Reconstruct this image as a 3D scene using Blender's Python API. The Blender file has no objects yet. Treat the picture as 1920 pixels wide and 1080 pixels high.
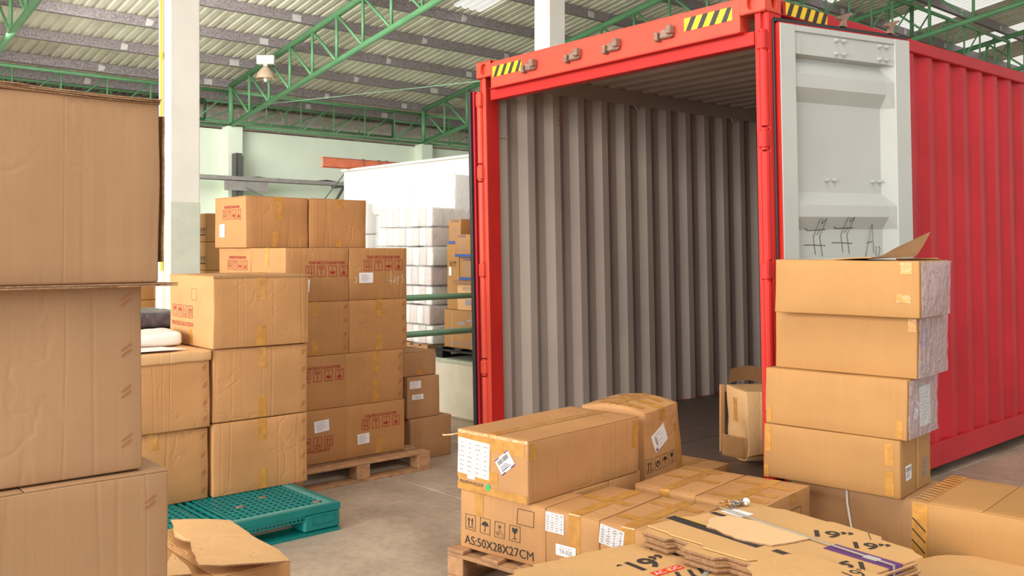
import bpy, bmesh, math, random
from math import sin, cos, pi, radians
from mathutils import Vector, Matrix, noise

# ------------------------------------------------------------------ camera, world, light, exposure
SC = bpy.context.scene
COL = SC.collection
EYE = 1.53
cam_d = bpy.data.cameras.new('camera'); cam = bpy.data.objects.new('camera', cam_d); COL.objects.link(cam)
cam.location = (0, 0, EYE); cam.rotation_euler = (pi/2, 0, 0)
cam_d.sensor_width = 36.0; cam_d.lens = 1742/1920*36; cam_d.shift_y = -(540-468)/1920
cam_d.clip_start = .05; cam_d.clip_end = 300
SC.camera = cam
SC.view_settings.view_transform = 'Standard'; SC.view_settings.look = 'None'
SC.view_settings.gamma = 1.0; SC.view_settings.use_curve_mapping = False
SC.view_settings.exposure = 0.12
YAW = radians(48.4)
LA = Vector((sin(YAW), cos(YAW), 0))       # along the building and the container
WB = Vector((-cos(YAW), sin(YAW), 0))      # across, towards the green wall
def W(a, b, z=0.0): return LA*a + WB*b + Vector((0, 0, z))

world = bpy.data.worlds.new('daylight'); SC.world = world; world.use_nodes = True
bg = world.node_tree.nodes['Background']; bg.inputs[0].default_value = (1.0, .97, .92, 1); bg.inputs[1].default_value = .95
def area(name, loc, direction, sx, sy, power, color):
    l = bpy.data.lights.new(name, 'AREA'); l.shape = 'RECTANGLE'; l.size = sx; l.size_y = sy; l.energy = power; l.color = color
    o = bpy.data.objects.new(name, l); COL.objects.link(o); o.location = loc
    o.rotation_euler = Vector(direction).to_track_quat('-Z', 'Y').to_euler(); return o
# daylight through the open loading side of the hall, and through roof lights above the bay; plus added fill in the far bay
area('loading_door_daylight', W(-11, 4, 3.6), LA+Vector((0, 0, .02)), 16, 5.5, 3700, (1, .96, .90))
area('roof_light_daylight', W(1.0, -1.0, 8.2), (0.05, 0.1, -1), 7, 4, 430, (1, .95, .86))
area('yard_door_daylight', W(4, -9, 3.5), WB+Vector((0, 0, -.1)), 12, 5, 60, (1, .9, .86))
area('far_bay_fill', W(5.5, 15, 6.0), LA*.75+WB*.25+Vector((0, 0, -.75)), 5, 6, 640, (1, .99, .96))  # added fill lamp, no opening behind it; brightens partition and wrapped pallets

# ------------------------------------------------------------------ materials
MATS = {}
class NT:
    def __init__(s, name, rough=.6, metal=0.0):
        s.m = bpy.data.materials.new(name); s.m.use_nodes = True; s.t = s.m.node_tree
        s.b = s.t.nodes['Principled BSDF']; s.b.inputs['Roughness'].default_value = rough; s.b.inputs['Metallic'].default_value = metal
        MATS[name] = s.m
    def n(s, typ, **kw):
        x = s.t.nodes.new(typ)
        for k, v in kw.items():
            if k.startswith('_'): setattr(x, k[1:], v)
            else: x.inputs[k.replace('__', ' ')].default_value = v
        return x
    def l(s, a, ao, b, bi): s.t.links.new(a.outputs[ao], b.inputs[bi])
    def coords(s, scale=(1, 1, 1), obj=True):
        tc = s.n('ShaderNodeTexCoord'); oi = s.n('ShaderNodeObjectInfo'); mul = s.n('ShaderNodeMath', _operation='MULTIPLY'); mul.inputs[1].default_value = 17.0
        s.l(oi, 'Random', mul, 0)
        add = s.n('ShaderNodeVectorMath', _operation='ADD'); s.l(tc, 'Object', add, 0); s.l(mul, 0, add, 1)
        mp = s.n('ShaderNodeMapping'); mp.inputs['Scale'].default_value = scale; s.l(add, 0, mp, 'Vector'); return mp
    def noise(s, mp, scale, detail=3, rough=.55):
        x = s.n('ShaderNodeTexNoise', Scale=scale, Detail=detail, Roughness=rough); s.l(mp, 'Vector', x, 'Vector'); return x
    def ramp(s, src, out, stops):
        r = s.n('ShaderNodeValToRGB'); e = r.color_ramp.elements
        while len(e) < len(stops): e.new(.5)
        for i, (p, c) in enumerate(stops): e[i].position = p; e[i].color = (*c, 1)
        s.l(src, out, r, 'Fac'); return r
    def bump(s, src, out, strength, dist, prev=None):
        b = s.n('ShaderNodeBump', Strength=strength, Distance=dist); s.l(src, out, b, 'Height')
        if prev: s.l(prev, 'Normal', b, 'Normal')
        s.l(b, 'Normal', s.b, 'Normal'); return b
def plain(name, col, rough=.6, metal=0.0, var=.12, scale=6, bump=0.0):
    s = NT(name, rough, metal); mp = s.coords(); nz = s.noise(mp, scale, 4)
    lo = tuple(c*(1-var) for c in col); hi = tuple(min(1, c*(1+var)) for c in col)
    r = s.ramp(nz, 'Fac', [(.3, lo), (.7, hi)]); s.l(r, 'Color', s.b, 'Base Color')
    if bump: s.bump(nz, 'Fac', bump, .01)
    return s.m
def cardboard(name, col, var=.09, crease=.5):
    s = NT(name, .75); mp = s.coords(); st = s.coords((70, 70, 1.0))
    big = s.noise(mp, 3.0, 3); fl = s.noise(st, 2.0, 2); fine = s.noise(mp, 160, 2)
    lo = tuple(c*(1-var) for c in col); hi = tuple(min(1, c*(1+var)) for c in col)
    r = s.ramp(big, 'Fac', [(.32, lo), (.68, hi)])
    m1 = s.n('ShaderNodeMix', _data_type='RGBA', _blend_type='MULTIPLY'); m1.inputs[0].default_value = 1
    r2 = s.ramp(fl, 'Fac', [(.35, (.965, .96, .955)), (.65, (1, 1, 1))]); s.l(r, 'Color', m1, 6); s.l(r2, 'Color', m1, 7)
    oi = s.n('ShaderNodeObjectInfo'); r3 = s.ramp(oi, 'Random', [(0, (.91, .90, .87)), (1, (1.0, 1.0, 1.0))])
    m2 = s.n('ShaderNodeMix', _data_type='RGBA', _blend_type='MULTIPLY'); m2.inputs[0].default_value = 1
    s.l(m1, 2, m2, 6); s.l(r3, 'Color', m2, 7); s.l(m2, 2, s.b, 'Base Color')
    vo = s.n('ShaderNodeTexVoronoi', _feature='DISTANCE_TO_EDGE', Scale=3.4, Randomness=1.0)
    dn = s.noise(mp, 5, 3); va = s.n('ShaderNodeVectorMath', _operation='MULTIPLY_ADD'); va.inputs[1].default_value = (.35, .35, .35)
    s.l(dn, 'Color', va, 0); s.l(mp, 'Vector', va, 2); s.l(va, 0, vo, 'Vector')
    vr = s.ramp(vo, 'Distance', [(0, (0, 0, 0)), (.05, (1, 1, 1))])
    msk = s.ramp(big, 'Fac', [(.52, (1, 1, 1)), (.60, (0, 0, 0))])
    mx = s.n('ShaderNodeMath', _operation='MAXIMUM'); s.l(vr, 'Color', mx, 0); s.l(msk, 'Color', mx, 1)
    b1 = s.bump(mx, 0, crease*.55, .005); b2 = s.bump(fl, 'Fac', .14, .002, b1); s.bump(fine, 'Fac', .12, .001, b2)
    vc = s.coords((5.5, 5.5, .12)); vn = s.noise(vc, 1.0, 1)
    vrp = s.ramp(vn, 'Fac', [(.47, (1, 1, 1)), (.485, (0, 0, 0)), (.50, (1, 1, 1)), (.60, (1, 1, 1)), (.612, (.2, .2, .2)), (.624, (1, 1, 1))])
    mm = s.n('ShaderNodeMath', _operation='MULTIPLY'); s.l(mx, 0, mm, 0); s.l(vrp, 'Color', mm, 1); s.l(mm, 0, b1, 'Height')
    return s.m
cardboard('card', (.50, .262, .105)); cardboard('card_red', (.47, .235, .088)); cardboard('card_dull', (.42, .23, .105))
cardboard('card_light', (.66, .40, .19), .06); cardboard('card_inner', (.42, .235, .11)); cardboard('card_flat', (.62, .375, .165), .05, .25)
cardboard('card_torn', (.74, .50, .28), .05, .3); cardboard('card_orange', (.43, .225, .075), .05, .2); cardboard('card_pale', (.39, .228, .12), .07, .3)
plain('card_edge', (.30, .17, .09), .9, var=.35, scale=120)
plain('tape', (.50, .25, .06), .22, var=.18, scale=25, bump=.3)
plain('tape_clear', (.62, .40, .20), .15, var=.25, scale=30, bump=.5)
plain('ink_red', (.33, .025, .02), .7); plain('ink_black', (.025, .02, .02), .7); plain('ink_blue', (.03, .10, .35), .6)
plain('ink_grey', (.30, .28, .30), .7); plain('ink_chalk', (.75, .62, .48), .8); plain('pen', (.04, .04, .05), .6)
plain('paper', (.80, .78, .80), .6, var=.03); plain('paper_green', (.62, .74, .62), .6, var=.03); plain('paper_cream', (.82, .78, .68), .6, var=.03)
plain('purple', (.10, .03, .20), .4, var=.05); plain('label_red', (.75, .05, .02), .4, var=.05); plain('green_dot', (.02, .42, .16), .5)
plain('yellow', (.85, .55, .01), .45, var=.06); plain('black_print', (.035, .03, .03), .6, var=.2)
plain('teal', (.0, .165, .158), .42, var=.12, scale=8, bump=.1); plain('teal_edge', (.08, .27, .25), .5)
plain('rust_disc', (.16, .12, .09), .8)
plain('wood', (.40, .22, .11), .8, var=.28, scale=14, bump=.4); plain('wood_dark', (.13, .075, .045), .8, var=.3, scale=12, bump=.4)
plain('black_plastic', (.012, .012, .014), .45); plain('strap', (.70, .68, .62), .35, var=.05); plain('strap_grey', (.36, .38, .34), .4)
plain('copper', (.55, .22, .09), .35, .8); plain('steel', (.45, .42, .40), .35, .9); plain('pearl', (.85, .82, .76), .25)
plain('green_paint', (.125, .32, .15), .45, var=.12, scale=3); plain('green_rail', (.19, .42, .25), .4, var=.1)
plain('purlin', (.30, .26, .27), .6, .2, var=.45, scale=34)
plain('purlin_patch', (.60, .56, .56), .7)
plain('white_wall', (.80, .78, .72), .7, var=.05, scale=2); plain('dado', (.60, .64, .55), .7, var=.06); plain('pillar', (.80, .79, .73), .7, var=.04, scale=2.5)
plain('wall_green', (.76, .84, .70), .75, var=.035, scale=1.5, bump=.1); plain('platform_side', (.70, .66, .53), .8, var=.13, scale=2.5)
plain('platform_top', (.45, .50, .38), .7, var=.12); plain('cable_tray', (.36, .33, .32), .5, .3); plain('dark_iron', (.10, .095, .09), .6)
plain('orange_paint', (.62, .16, .075), .5, var=.15); plain('conduit_yellow', (.80, .55, .06), .5); plain('clad', (.34, .31, .32), .55, .2, var=.25, scale=5)
plain('foil', (.78, .70, .66), .25, .55, var=.12, scale=6, bump=.6); plain('lamp_shade', (.62, .47, .34), .4, .1); plain('lamp_white', (.80, .74, .68), .5)
plain('foam_white', (.86, .84, .82), .7, var=.04, scale=12); plain('foam_pink', (.74, .60, .57), .7, var=.05, scale=12)
plain('bag_dark', (.10, .085, .10), .3, var=.5, scale=20, bump=.8); plain('bag_white', (.78, .76, .74), .4, var=.06, scale=9, bump=.6)
plain('rubber', (.018, .02, .022), .45); plain('cam_metal', (.26, .17, .13), .6, .3, var=.3, scale=40)
def paint_red(name, col):
    s = NT(name, .5); s.b.inputs['Specular IOR Level'].default_value = .3; mp = s.coords(); nz = s.noise(mp, 2.2, 5); sc = s.noise(mp, 30, 5, .7)
    r = s.ramp(nz, 'Fac', [(.3, tuple(c*.85 for c in col)), (.7, tuple(min(1, c*1.1) for c in col))])
    sr = s.ramp(sc, 'Fac', [(.70, (0, 0, 0)), (.73, (1, 1, 1))]); m = s.n('ShaderNodeMix', _data_type='RGBA'); s.l(sr, 'Color', m, 0); s.l(r, 'Color', m, 6)
    m.inputs[7].default_value = (.16, .06, .04, 1); s.l(m, 2, s.b, 'Base Color'); s.bump(sc, 'Fac', .08, .003)
paint_red('red', (.52, .022, .018)); paint_red('red_worn', (.62, .075, .045)); paint_red('red_side', (.50, .02, .03))
def inner_grey(name, col):
    s = NT(name, .55); mp = s.coords(); nz = s.noise(mp, 1.6, 5); st = s.coords((3, 3, .5)); sn = s.noise(st, 3, 5, .7)
    r = s.ramp(nz, 'Fac', [(.3, tuple(c*.93 for c in col)), (.7, tuple(c*1.05 for c in col))])
    sr = s.ramp(sn, 'Fac', [(.66, (0, 0, 0)), (.80, (.5, .5, .5))]); m = s.n('ShaderNodeMix', _data_type='RGBA'); s.l(sr, 'Color', m, 0); s.l(r, 'Color', m, 6)
    m.inputs[7].default_value = (col[0]*.55, col[1]*.6, col[2]*.5, 1); s.l(m, 2, s.b, 'Base Color')
inner_grey('grey_inner', (.42, .35, .31)); inner_grey('grey_door', (.42, .445, .43)); inner_grey('plywood', (.10, .068, .055))
def roof_mat():
    s = NT('roof_sheet', .5, .0); mp = s.coords((1, .25, 1)); nz = s.noise(mp, 3, 5, .65)
    r = s.ramp(nz, 'Fac', [(.3, (.56, .51, .43)), (.55, (.76, .73, .61)), (.8, (.83, .82, .70))]); s.l(r, 'Color', s.b, 'Base Color')
roof_mat()
def concrete():
    s = NT('concrete', .55); mp = s.coords(); n1 = s.noise(mp, 1.3, 6, .6); n2 = s.noise(mp, 22, 5, .7)
    r = s.ramp(n1, 'Fac', [(.3, (.30, .235, .185)), (.55, (.47, .38, .30)), (.75, (.58, .48, .385))])
    r2 = s.ramp(n2, 'Fac', [(.3, (.78, .78, .78)), (.6, (1, 1, 1))]); m = s.n('ShaderNodeMix', _data_type='RGBA', _blend_type='MULTIPLY'); m.inputs[0].default_value = 1
    s.l(r, 'Color', m, 6); s.l(r2, 'Color', m, 7); s.l(m, 2, s.b, 'Base Color'); s.bump(n2, 'Fac', .15, .004)
concrete()
def film(name, col, alpha, rough=.12, bump=.8, scale=14):
    s = NT(name, rough); mp = s.coords((1, 1, .6)); nz = s.noise(mp, scale, 4, .6)
    s.b.inputs['Base Color'].default_value = (*col, 1); s.b.inputs['Alpha'].default_value = alpha
    r = s.ramp(nz, 'Fac', [(.35, (0, 0, 0)), (.5, (1, 1, 1)), (.65, (0, 0, 0))]); s.bump(r, 'Color', bump, .012)
film('wrap_clear', (.80, .72, .86), .27); film('wrap_pallet', (.84, .90, .90), .34, .25, .7, 7)  # lilac of the clear film is a magenta reflection put into its colour
def translucent():
    m = bpy.data.materials.new('skylight_sheet'); m.use_nodes = True; t = m.node_tree; t.nodes.clear()
    o = t.nodes.new('ShaderNodeOutputMaterial'); b = t.nodes.new('ShaderNodeBsdfTranslucent'); b.inputs[0].default_value = (.95, .95, .92, 1)
    t.links.new(b.outputs[0], o.inputs[0]); MATS['skylight_sheet'] = m
translucent()

# ------------------------------------------------------------------ builders
def link(name, me, mats, parent=None, loc=None, rot=None):
    o = bpy.data.objects.new(name, me); COL.objects.link(o)
    for m in (mats if isinstance(mats, (list, tuple)) else [mats]): me.materials.append(MATS[m])
    if parent: o.parent = parent
    if loc is not None: o.location = loc
    if rot is not None: o.rotation_euler = rot
    return o
def tag(o, label=None, cat=None, group=None, kind=None):
    for k, v in (('label', label), ('category', cat), ('group', group), ('kind', kind)):
        if v: o[k] = v
    return o
def empty(name, loc, rz=0.0, label=None, cat=None, group=None, rot=None):
    o = bpy.data.objects.new(name, None); COL.objects.link(o); o.location = loc; o.rotation_euler = rot or (0, 0, rz); o.empty_display_size = .1
    return tag(o, label, cat, group)
class MB:
    """collects shapes; build() links them as one mesh object"""
    def __init__(s): s.v = []; s.f = []; s.mi = []; s.cur = 0
    def add(s, vs, fs):
        k = len(s.v); s.v += [tuple(v) for v in vs]; s.f += [tuple(i+k for i in f) for f in fs]; s.mi += [s.cur]*len(fs); return s
    def box(s, a, b, M=None):
        x0, y0, z0 = a; x1, y1, z1 = b
        vs = [Vector(p) for p in ((x0,y0,z0),(x1,y0,z0),(x1,y1,z0),(x0,y1,z0),(x0,y0,z1),(x1,y0,z1),(x1,y1,z1),(x0,y1,z1))]
        if M: vs = [M @ v for v in vs]
        return s.add(vs, [(3,2,1,0),(4,5,6,7),(0,1,5,4),(1,2,6,5),(2,3,7,6),(3,0,4,7)])
    def cbox(s, a, b, c=.004, M=None):          # box with chamfered edges
        x0, y0, z0 = a; x1, y1, z1 = b; vs = []; lo = (x0, y0, z0); hi = (x1, y1, z1); idx = {}
        bm = bmesh.new(); bmesh.ops.create_cube(bm, size=1)
        for v in bm.verts: v.co = Vector(((x0+x1)/2+v.co.x*(x1-x0), (y0+y1)/2+v.co.y*(y1-y0), (z0+z1)/2+v.co.z*(z1-z0)))
        bmesh.ops.bevel(bm, geom=list(bm.edges), offset=c, segments=1, affect='EDGES')
        bm.verts.index_update(); vs = [(M @ v.co) if M else v.co.copy() for v in bm.verts]; fs = [tuple(v.index for v in f.verts) for f in bm.faces]; bm.free()
        return s.add(vs, fs)
    def tube(s, p, q, r, n=8, r2=None, cap=True):
        p = Vector(p); q = Vector(q); d = (q-p).normalized(); u = d.orthogonal().normalized(); w = d.cross(u); r2 = r if r2 is None else r2
        vs = [p+(u*cos(2*pi*i/n)+w*sin(2*pi*i/n))*r for i in range(n)]+[q+(u*cos(2*pi*i/n)+w*sin(2*pi*i/n))*r2 for i in range(n)]
        fs = [(i, (i+1) % n, n+(i+1) % n, n+i) for i in range(n)]
        if cap: fs += [tuple(reversed(range(n))), tuple(range(n, 2*n))]
        return s.add(vs, fs)
    def path(s, pts, r, n=6):
        pts = [Vector(p) for p in pts]; rings = []
        for i, p in enumerate(pts):
            d = (pts[min(i+1, len(pts)-1)]-pts[max(i-1, 0)]).normalized(); u = d.cross(Vector((0, 0, 1)))
            if u.length < .05: u = d.cross(Vector((1, 0, 0)))
            u.normalize(); w = d.cross(u); rings.append([p+(u*cos(2*pi*k/n)+w*sin(2*pi*k/n))*r for k in range(n)])
        vs = [v for g in rings for v in g]; fs = []
        for i in range(len(pts)-1):
            for k in range(n): fs.append((i*n+k, i*n+(k+1) % n, (i+1)*n+(k+1) % n, (i+1)*n+k))
        fs += [tuple(reversed(range(n))), tuple(range((len(pts)-1)*n, len(pts)*n))]
        return s.add(vs, fs)
    def bar(s, p, q, w, h):                      # rectangular bar from p to q
        p = Vector(p); q = Vector(q); d = (q-p).normalized(); u = d.cross(Vector((0, 0, 1)))
        if u.length < .05: u = d.cross(Vector((1, 0, 0)))
        u.normalize(); v = u.cross(d); c = [(-w/2, -h/2), (w/2, -h/2), (w/2, h/2), (-w/2, h/2)]
        vs = [p+u*a+v*b for a, b in c]+[q+u*a+v*b for a, b in c]
        return s.add(vs, [(0,1,2,3),(7,6,5,4),(0,4,5,1),(1,5,6,2),(2,6,7,3),(3,7,4,0)])
    def lathe(s, prof, n=20, M=None):
        vs = []; fs = []
        for r, z in prof:
            for k in range(n): vs.append(Vector((r*cos(2*pi*k/n), r*sin(2*pi*k/n), z)))
        for i in range(len(prof)-1):
            for k in range(n): fs.append((i*n+k, i*n+(k+1) % n, (i+1)*n+(k+1) % n, (i+1)*n+k))
        if M: vs = [M @ v for v in vs]
        return s.add(vs, fs)
    def prism(s, poly, z0, z1, f=None):           # poly in xy, f maps a point
        n = len(poly); vs = [Vector((x, y, z0)) for x, y in poly]+[Vector((x, y, z1)) for x, y in poly]
        if f: vs = [f(v) for v in vs]
        return s.add(vs, [tuple(reversed(range(n))), tuple(range(n, 2*n))]+[(i, (i+1) % n, n+(i+1) % n, n+i) for i in range(n)])
    def sheet(s, prof, f0, f1, thick=0.0):        # profile points list swept between f0(p) and f1(p)
        n = len(prof); vs = [f0(p) for p in prof]+[f1(p) for p in prof]
        return s.add(vs, [(i, i+1, n+i+1, n+i) for i in range(n-1)])
    def build(s, name, mats, parent=None, loc=None, rot=None, smooth=False):
        me = bpy.data.meshes.new(name); me.from_pydata(s.v, [], s.f); me.update()
        o = link(name, me, mats, parent, loc, rot)
        if any(s.mi): me.polygons.foreach_set('material_index', s.mi)
        if smooth: me.polygons.foreach_set('use_smooth', [True]*len(me.polygons))
        return o
def copy_tree(o, parent=None):
    c = o.copy(); COL.objects.link(c); c.parent = parent
    for ch in list(o.children): copy_tree(ch, c)
    return c
def rbox(mb, lo, hi, r, step, warp, jag=0):
    ax = []
    for k in range(3):
        L = hi[k]-lo[k]; rr = min(r, L*.3); n = max(1, int(round((L-2*rr)/step)))
        ax.append([lo[k], lo[k]+rr*.3] + [lo[k]+rr+(L-2*rr)*i/n for i in range(n+1)] + [hi[k]-rr*.3, hi[k]])
    N = [len(a)-1 for a in ax]; idx = {}; vs = []; fs = []
    rr = [min(r, (hi[k]-lo[k])*.3) for k in range(3)]
    def vid(i, j, k):
        key = (i, j, k)
        if key in idx: return idx[key]
        p = Vector((ax[0][i], ax[1][j], ax[2][k])); q = Vector([min(max(p[m], lo[m]+rr[m]), hi[m]-rr[m]) for m in range(3)]); d = p-q
        if d.length > 1e-9: p = q+Vector([d[m]/max(abs(d[0]), abs(d[1]), abs(d[2]), 1e-9)*0 + (d.normalized()[m]*rr[m]) for m in range(3)])
        idx[key] = len(vs); vs.append(warp(p)); return idx[key]
    for i in range(N[0]):
        for j in range(N[1]):
            fs.append((vid(i,j,0), vid(i,j+1,0), vid(i+1,j+1,0), vid(i+1,j,0))); k = N[2]
            fs.append((vid(i,j,k), vid(i+1,j,k), vid(i+1,j+1,k), vid(i,j+1,k)))
    for i in range(N[0]):
        for k in range(N[2]):
            fs.append((vid(i,0,k), vid(i+1,0,k), vid(i+1,0,k+1), vid(i,0,k+1))); j = N[1]
            fs.append((vid(i,j,k), vid(i,j,k+1), vid(i+1,j,k+1), vid(i+1,j,k)))
    for j in range(N[1]):
        for k in range(N[2]):
            fs.append((vid(0,j,k), vid(0,j,k+1), vid(0,j+1,k+1), vid(0,j+1,k))); i = N[0]
            fs.append((vid(i,j,k), vid(i,j+1,k), vid(i,j+1,k+1), vid(i,j,k+1)))
    mb.add(vs, fs)

# ---- 2-D print: polygons in a plane (u to the reader's right, v up)
_tc = {}
def text2d(t, size, bold=.0, sx=1.0):
    key = (t, bold)
    if key not in _tc:
        cu = bpy.data.curves.new('t', 'FONT'); cu.body = t; cu.size = 1; cu.offset = bold; cu.align_x = 'CENTER'; cu.resolution_u = 3
        o = bpy.data.objects.new('t', cu); COL.objects.link(o); bpy.context.view_layer.update()
        me = o.evaluated_get(bpy.context.evaluated_depsgraph_get()).to_mesh()
        _tc[key] = ([(v.co.x, v.co.y) for v in me.vertices], [tuple(p.vertices) for p in me.polygons])
        bpy.data.objects.remove(o); bpy.data.curves.remove(cu)
    vs, fs = _tc[key]; return [(x*size*sx, y*size) for x, y in vs], fs
class P2:
    def __init__(s): s.v = []; s.f = []
    def add(s, vs, fs, dx=0, dy=0):
        k = len(s.v); s.v += [(x+dx, y+dy) for x, y in vs]; s.f += [tuple(i+k for i in f) for f in fs]; return s
    def poly(s, pts): return s.add(pts, [tuple(range(len(pts)))])
    def rect(s, x0, y0, x1, y1): return s.poly([(x0,y0),(x1,y0),(x1,y1),(x0,y1)])
    def line(s, p, q, w):
        d = Vector((q[0]-p[0], q[1]-p[1])); d.normalize(); n = (-d.y*w/2, d.x*w/2)
        return s.poly([(p[0]-n[0],p[1]-n[1]),(q[0]-n[0],q[1]-n[1]),(q[0]+n[0],q[1]+n[1]),(p[0]+n[0],p[1]+n[1])])
    def frame(s, x0, y0, x1, y1, w): return s.rect(x0,y0,x1,y0+w).rect(x0,y1-w,x1,y1).rect(x0,y0+w,x0+w,y1-w).rect(x1-w,y0+w,x1,y1-w)
    def text(s, t, x, y, size, bold=0.0, sx=1.0): vs, fs = text2d(t, size, bold, sx); return s.add(vs, fs, x, y)
    def stroke(s, pts, w):
        for a, b in zip(pts, pts[1:]): s.line(a, b, w)
        return s
    def icon(s, kind, x, y, a, w=None):           # centred at x,y inside a square of side a
        w = w or a*.06; h = a*1.15; s.frame(x-a/2, y-h/2, x+a/2, y+h/2, w); t = a*.34
        if kind == 'up':
            for dx in (-.17, .17):
                s.poly([(x+dx*a-.12*a, y+.12*a), (x+dx*a+.12*a, y+.12*a), (x+dx*a, y+.38*a)]); s.rect(x+dx*a-.04*a, y-.28*a, x+dx*a+.04*a, y+.12*a)
            s.rect(x-.32*a, y-.40*a, x+.32*a, y-.34*a)
        elif kind == 'five':
            s.text('5', x, y-.08*a, a*.62, .01, .8); s.rect(x-.3*a, y-.27*a, x+.3*a, y-.20*a); s.rect(x-.3*a, y-.40*a, x+.3*a, y-.33*a)
        elif kind == 'umbrella':
            s.poly([(x+.34*a*cos(i*pi/10), y+.02*a+.32*a*sin(i*pi/10)) for i in range(11)]); s.rect(x-.02*a, y-.38*a, x+.03*a, y+.02*a); s.rect(x-.12*a, y-.40*a, x, y-.35*a)
        elif kind == 'glass':
            s.poly([(x-.26*a, y+.40*a), (x-.20*a, y+.12*a), (x-.05*a, y), (x+.05*a, y), (x+.20*a, y+.12*a), (x+.26*a, y+.40*a), (x+.05*a, y+.40*a), (x, y+.22*a), (x-.05*a, y+.40*a)])
            s.rect(x-.025*a, y-.34*a, x+.025*a, y); s.rect(x-.18*a, y-.40*a, x+.18*a, y-.34*a)
        elif kind == 'sun':
            s.poly([(x+.1*a*cos(i*pi/5), y+.22*a+.1*a*sin(i*pi/5)) for i in range(10)])
            for i in range(8): c, q = cos(i*pi/4), sin(i*pi/4); s.line((x+.14*a*c, y+.22*a+.14*a*q), (x+.24*a*c, y+.22*a+.2*a*q), .02*a)
            s.line((x-.05*a, y+.05*a), (x+.4*a, y-.42*a), .03*a); s.frame(x-.3*a, y-.38*a, x-.02*a, y-.16*a, .04*a)
        elif kind == 'hand':
            s.poly([(x+.15*a*cos(i*pi/4), y+.1*a+.15*a*sin(i*pi/4)) for i in range(8)])
            for q in (-1, 1): s.poly([(x+q*.08*a, y-.40*a), (x+q*.36*a, y-.05*a), (x+q*.36*a, y+.2*a), (x+q*.28*a, y+.2*a), (x+q*.22*a, y-.05*a), (x+q*.04*a, y-.25*a)][::q])
        return s
    def row(s, kinds, x, y, a, gap=1.32, w=None):
        for i, k in enumerate(kinds): s.icon(k, x+(i-(len(kinds)-1)/2)*a*gap, y, a, w)
        return s
    def rot(s, ang, cx=0, cy=0):
        c, q = cos(ang), sin(ang); s.v = [(cx+(x-cx)*c-(y-cy)*q, cy+(x-cx)*q+(y-cy)*c) for x, y in s.v]; return s
    def sheet(s, x0, y0, x1, y1, n=4):
        m = max(1, round(n*(y1-y0)/(x1-x0)*1.0)); k = len(s.v)
        s.v += [(x0+(x1-x0)*i/n, y0+(y1-y0)*j/m) for j in range(m+1) for i in range(n+1)]
        s.f += [(k+j*(n+1)+i, k+j*(n+1)+i+1, k+(j+1)*(n+1)+i+1, k+(j+1)*(n+1)+i) for j in range(m) for i in range(n)]; return s
def flipped(kinds): return kinds

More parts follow.
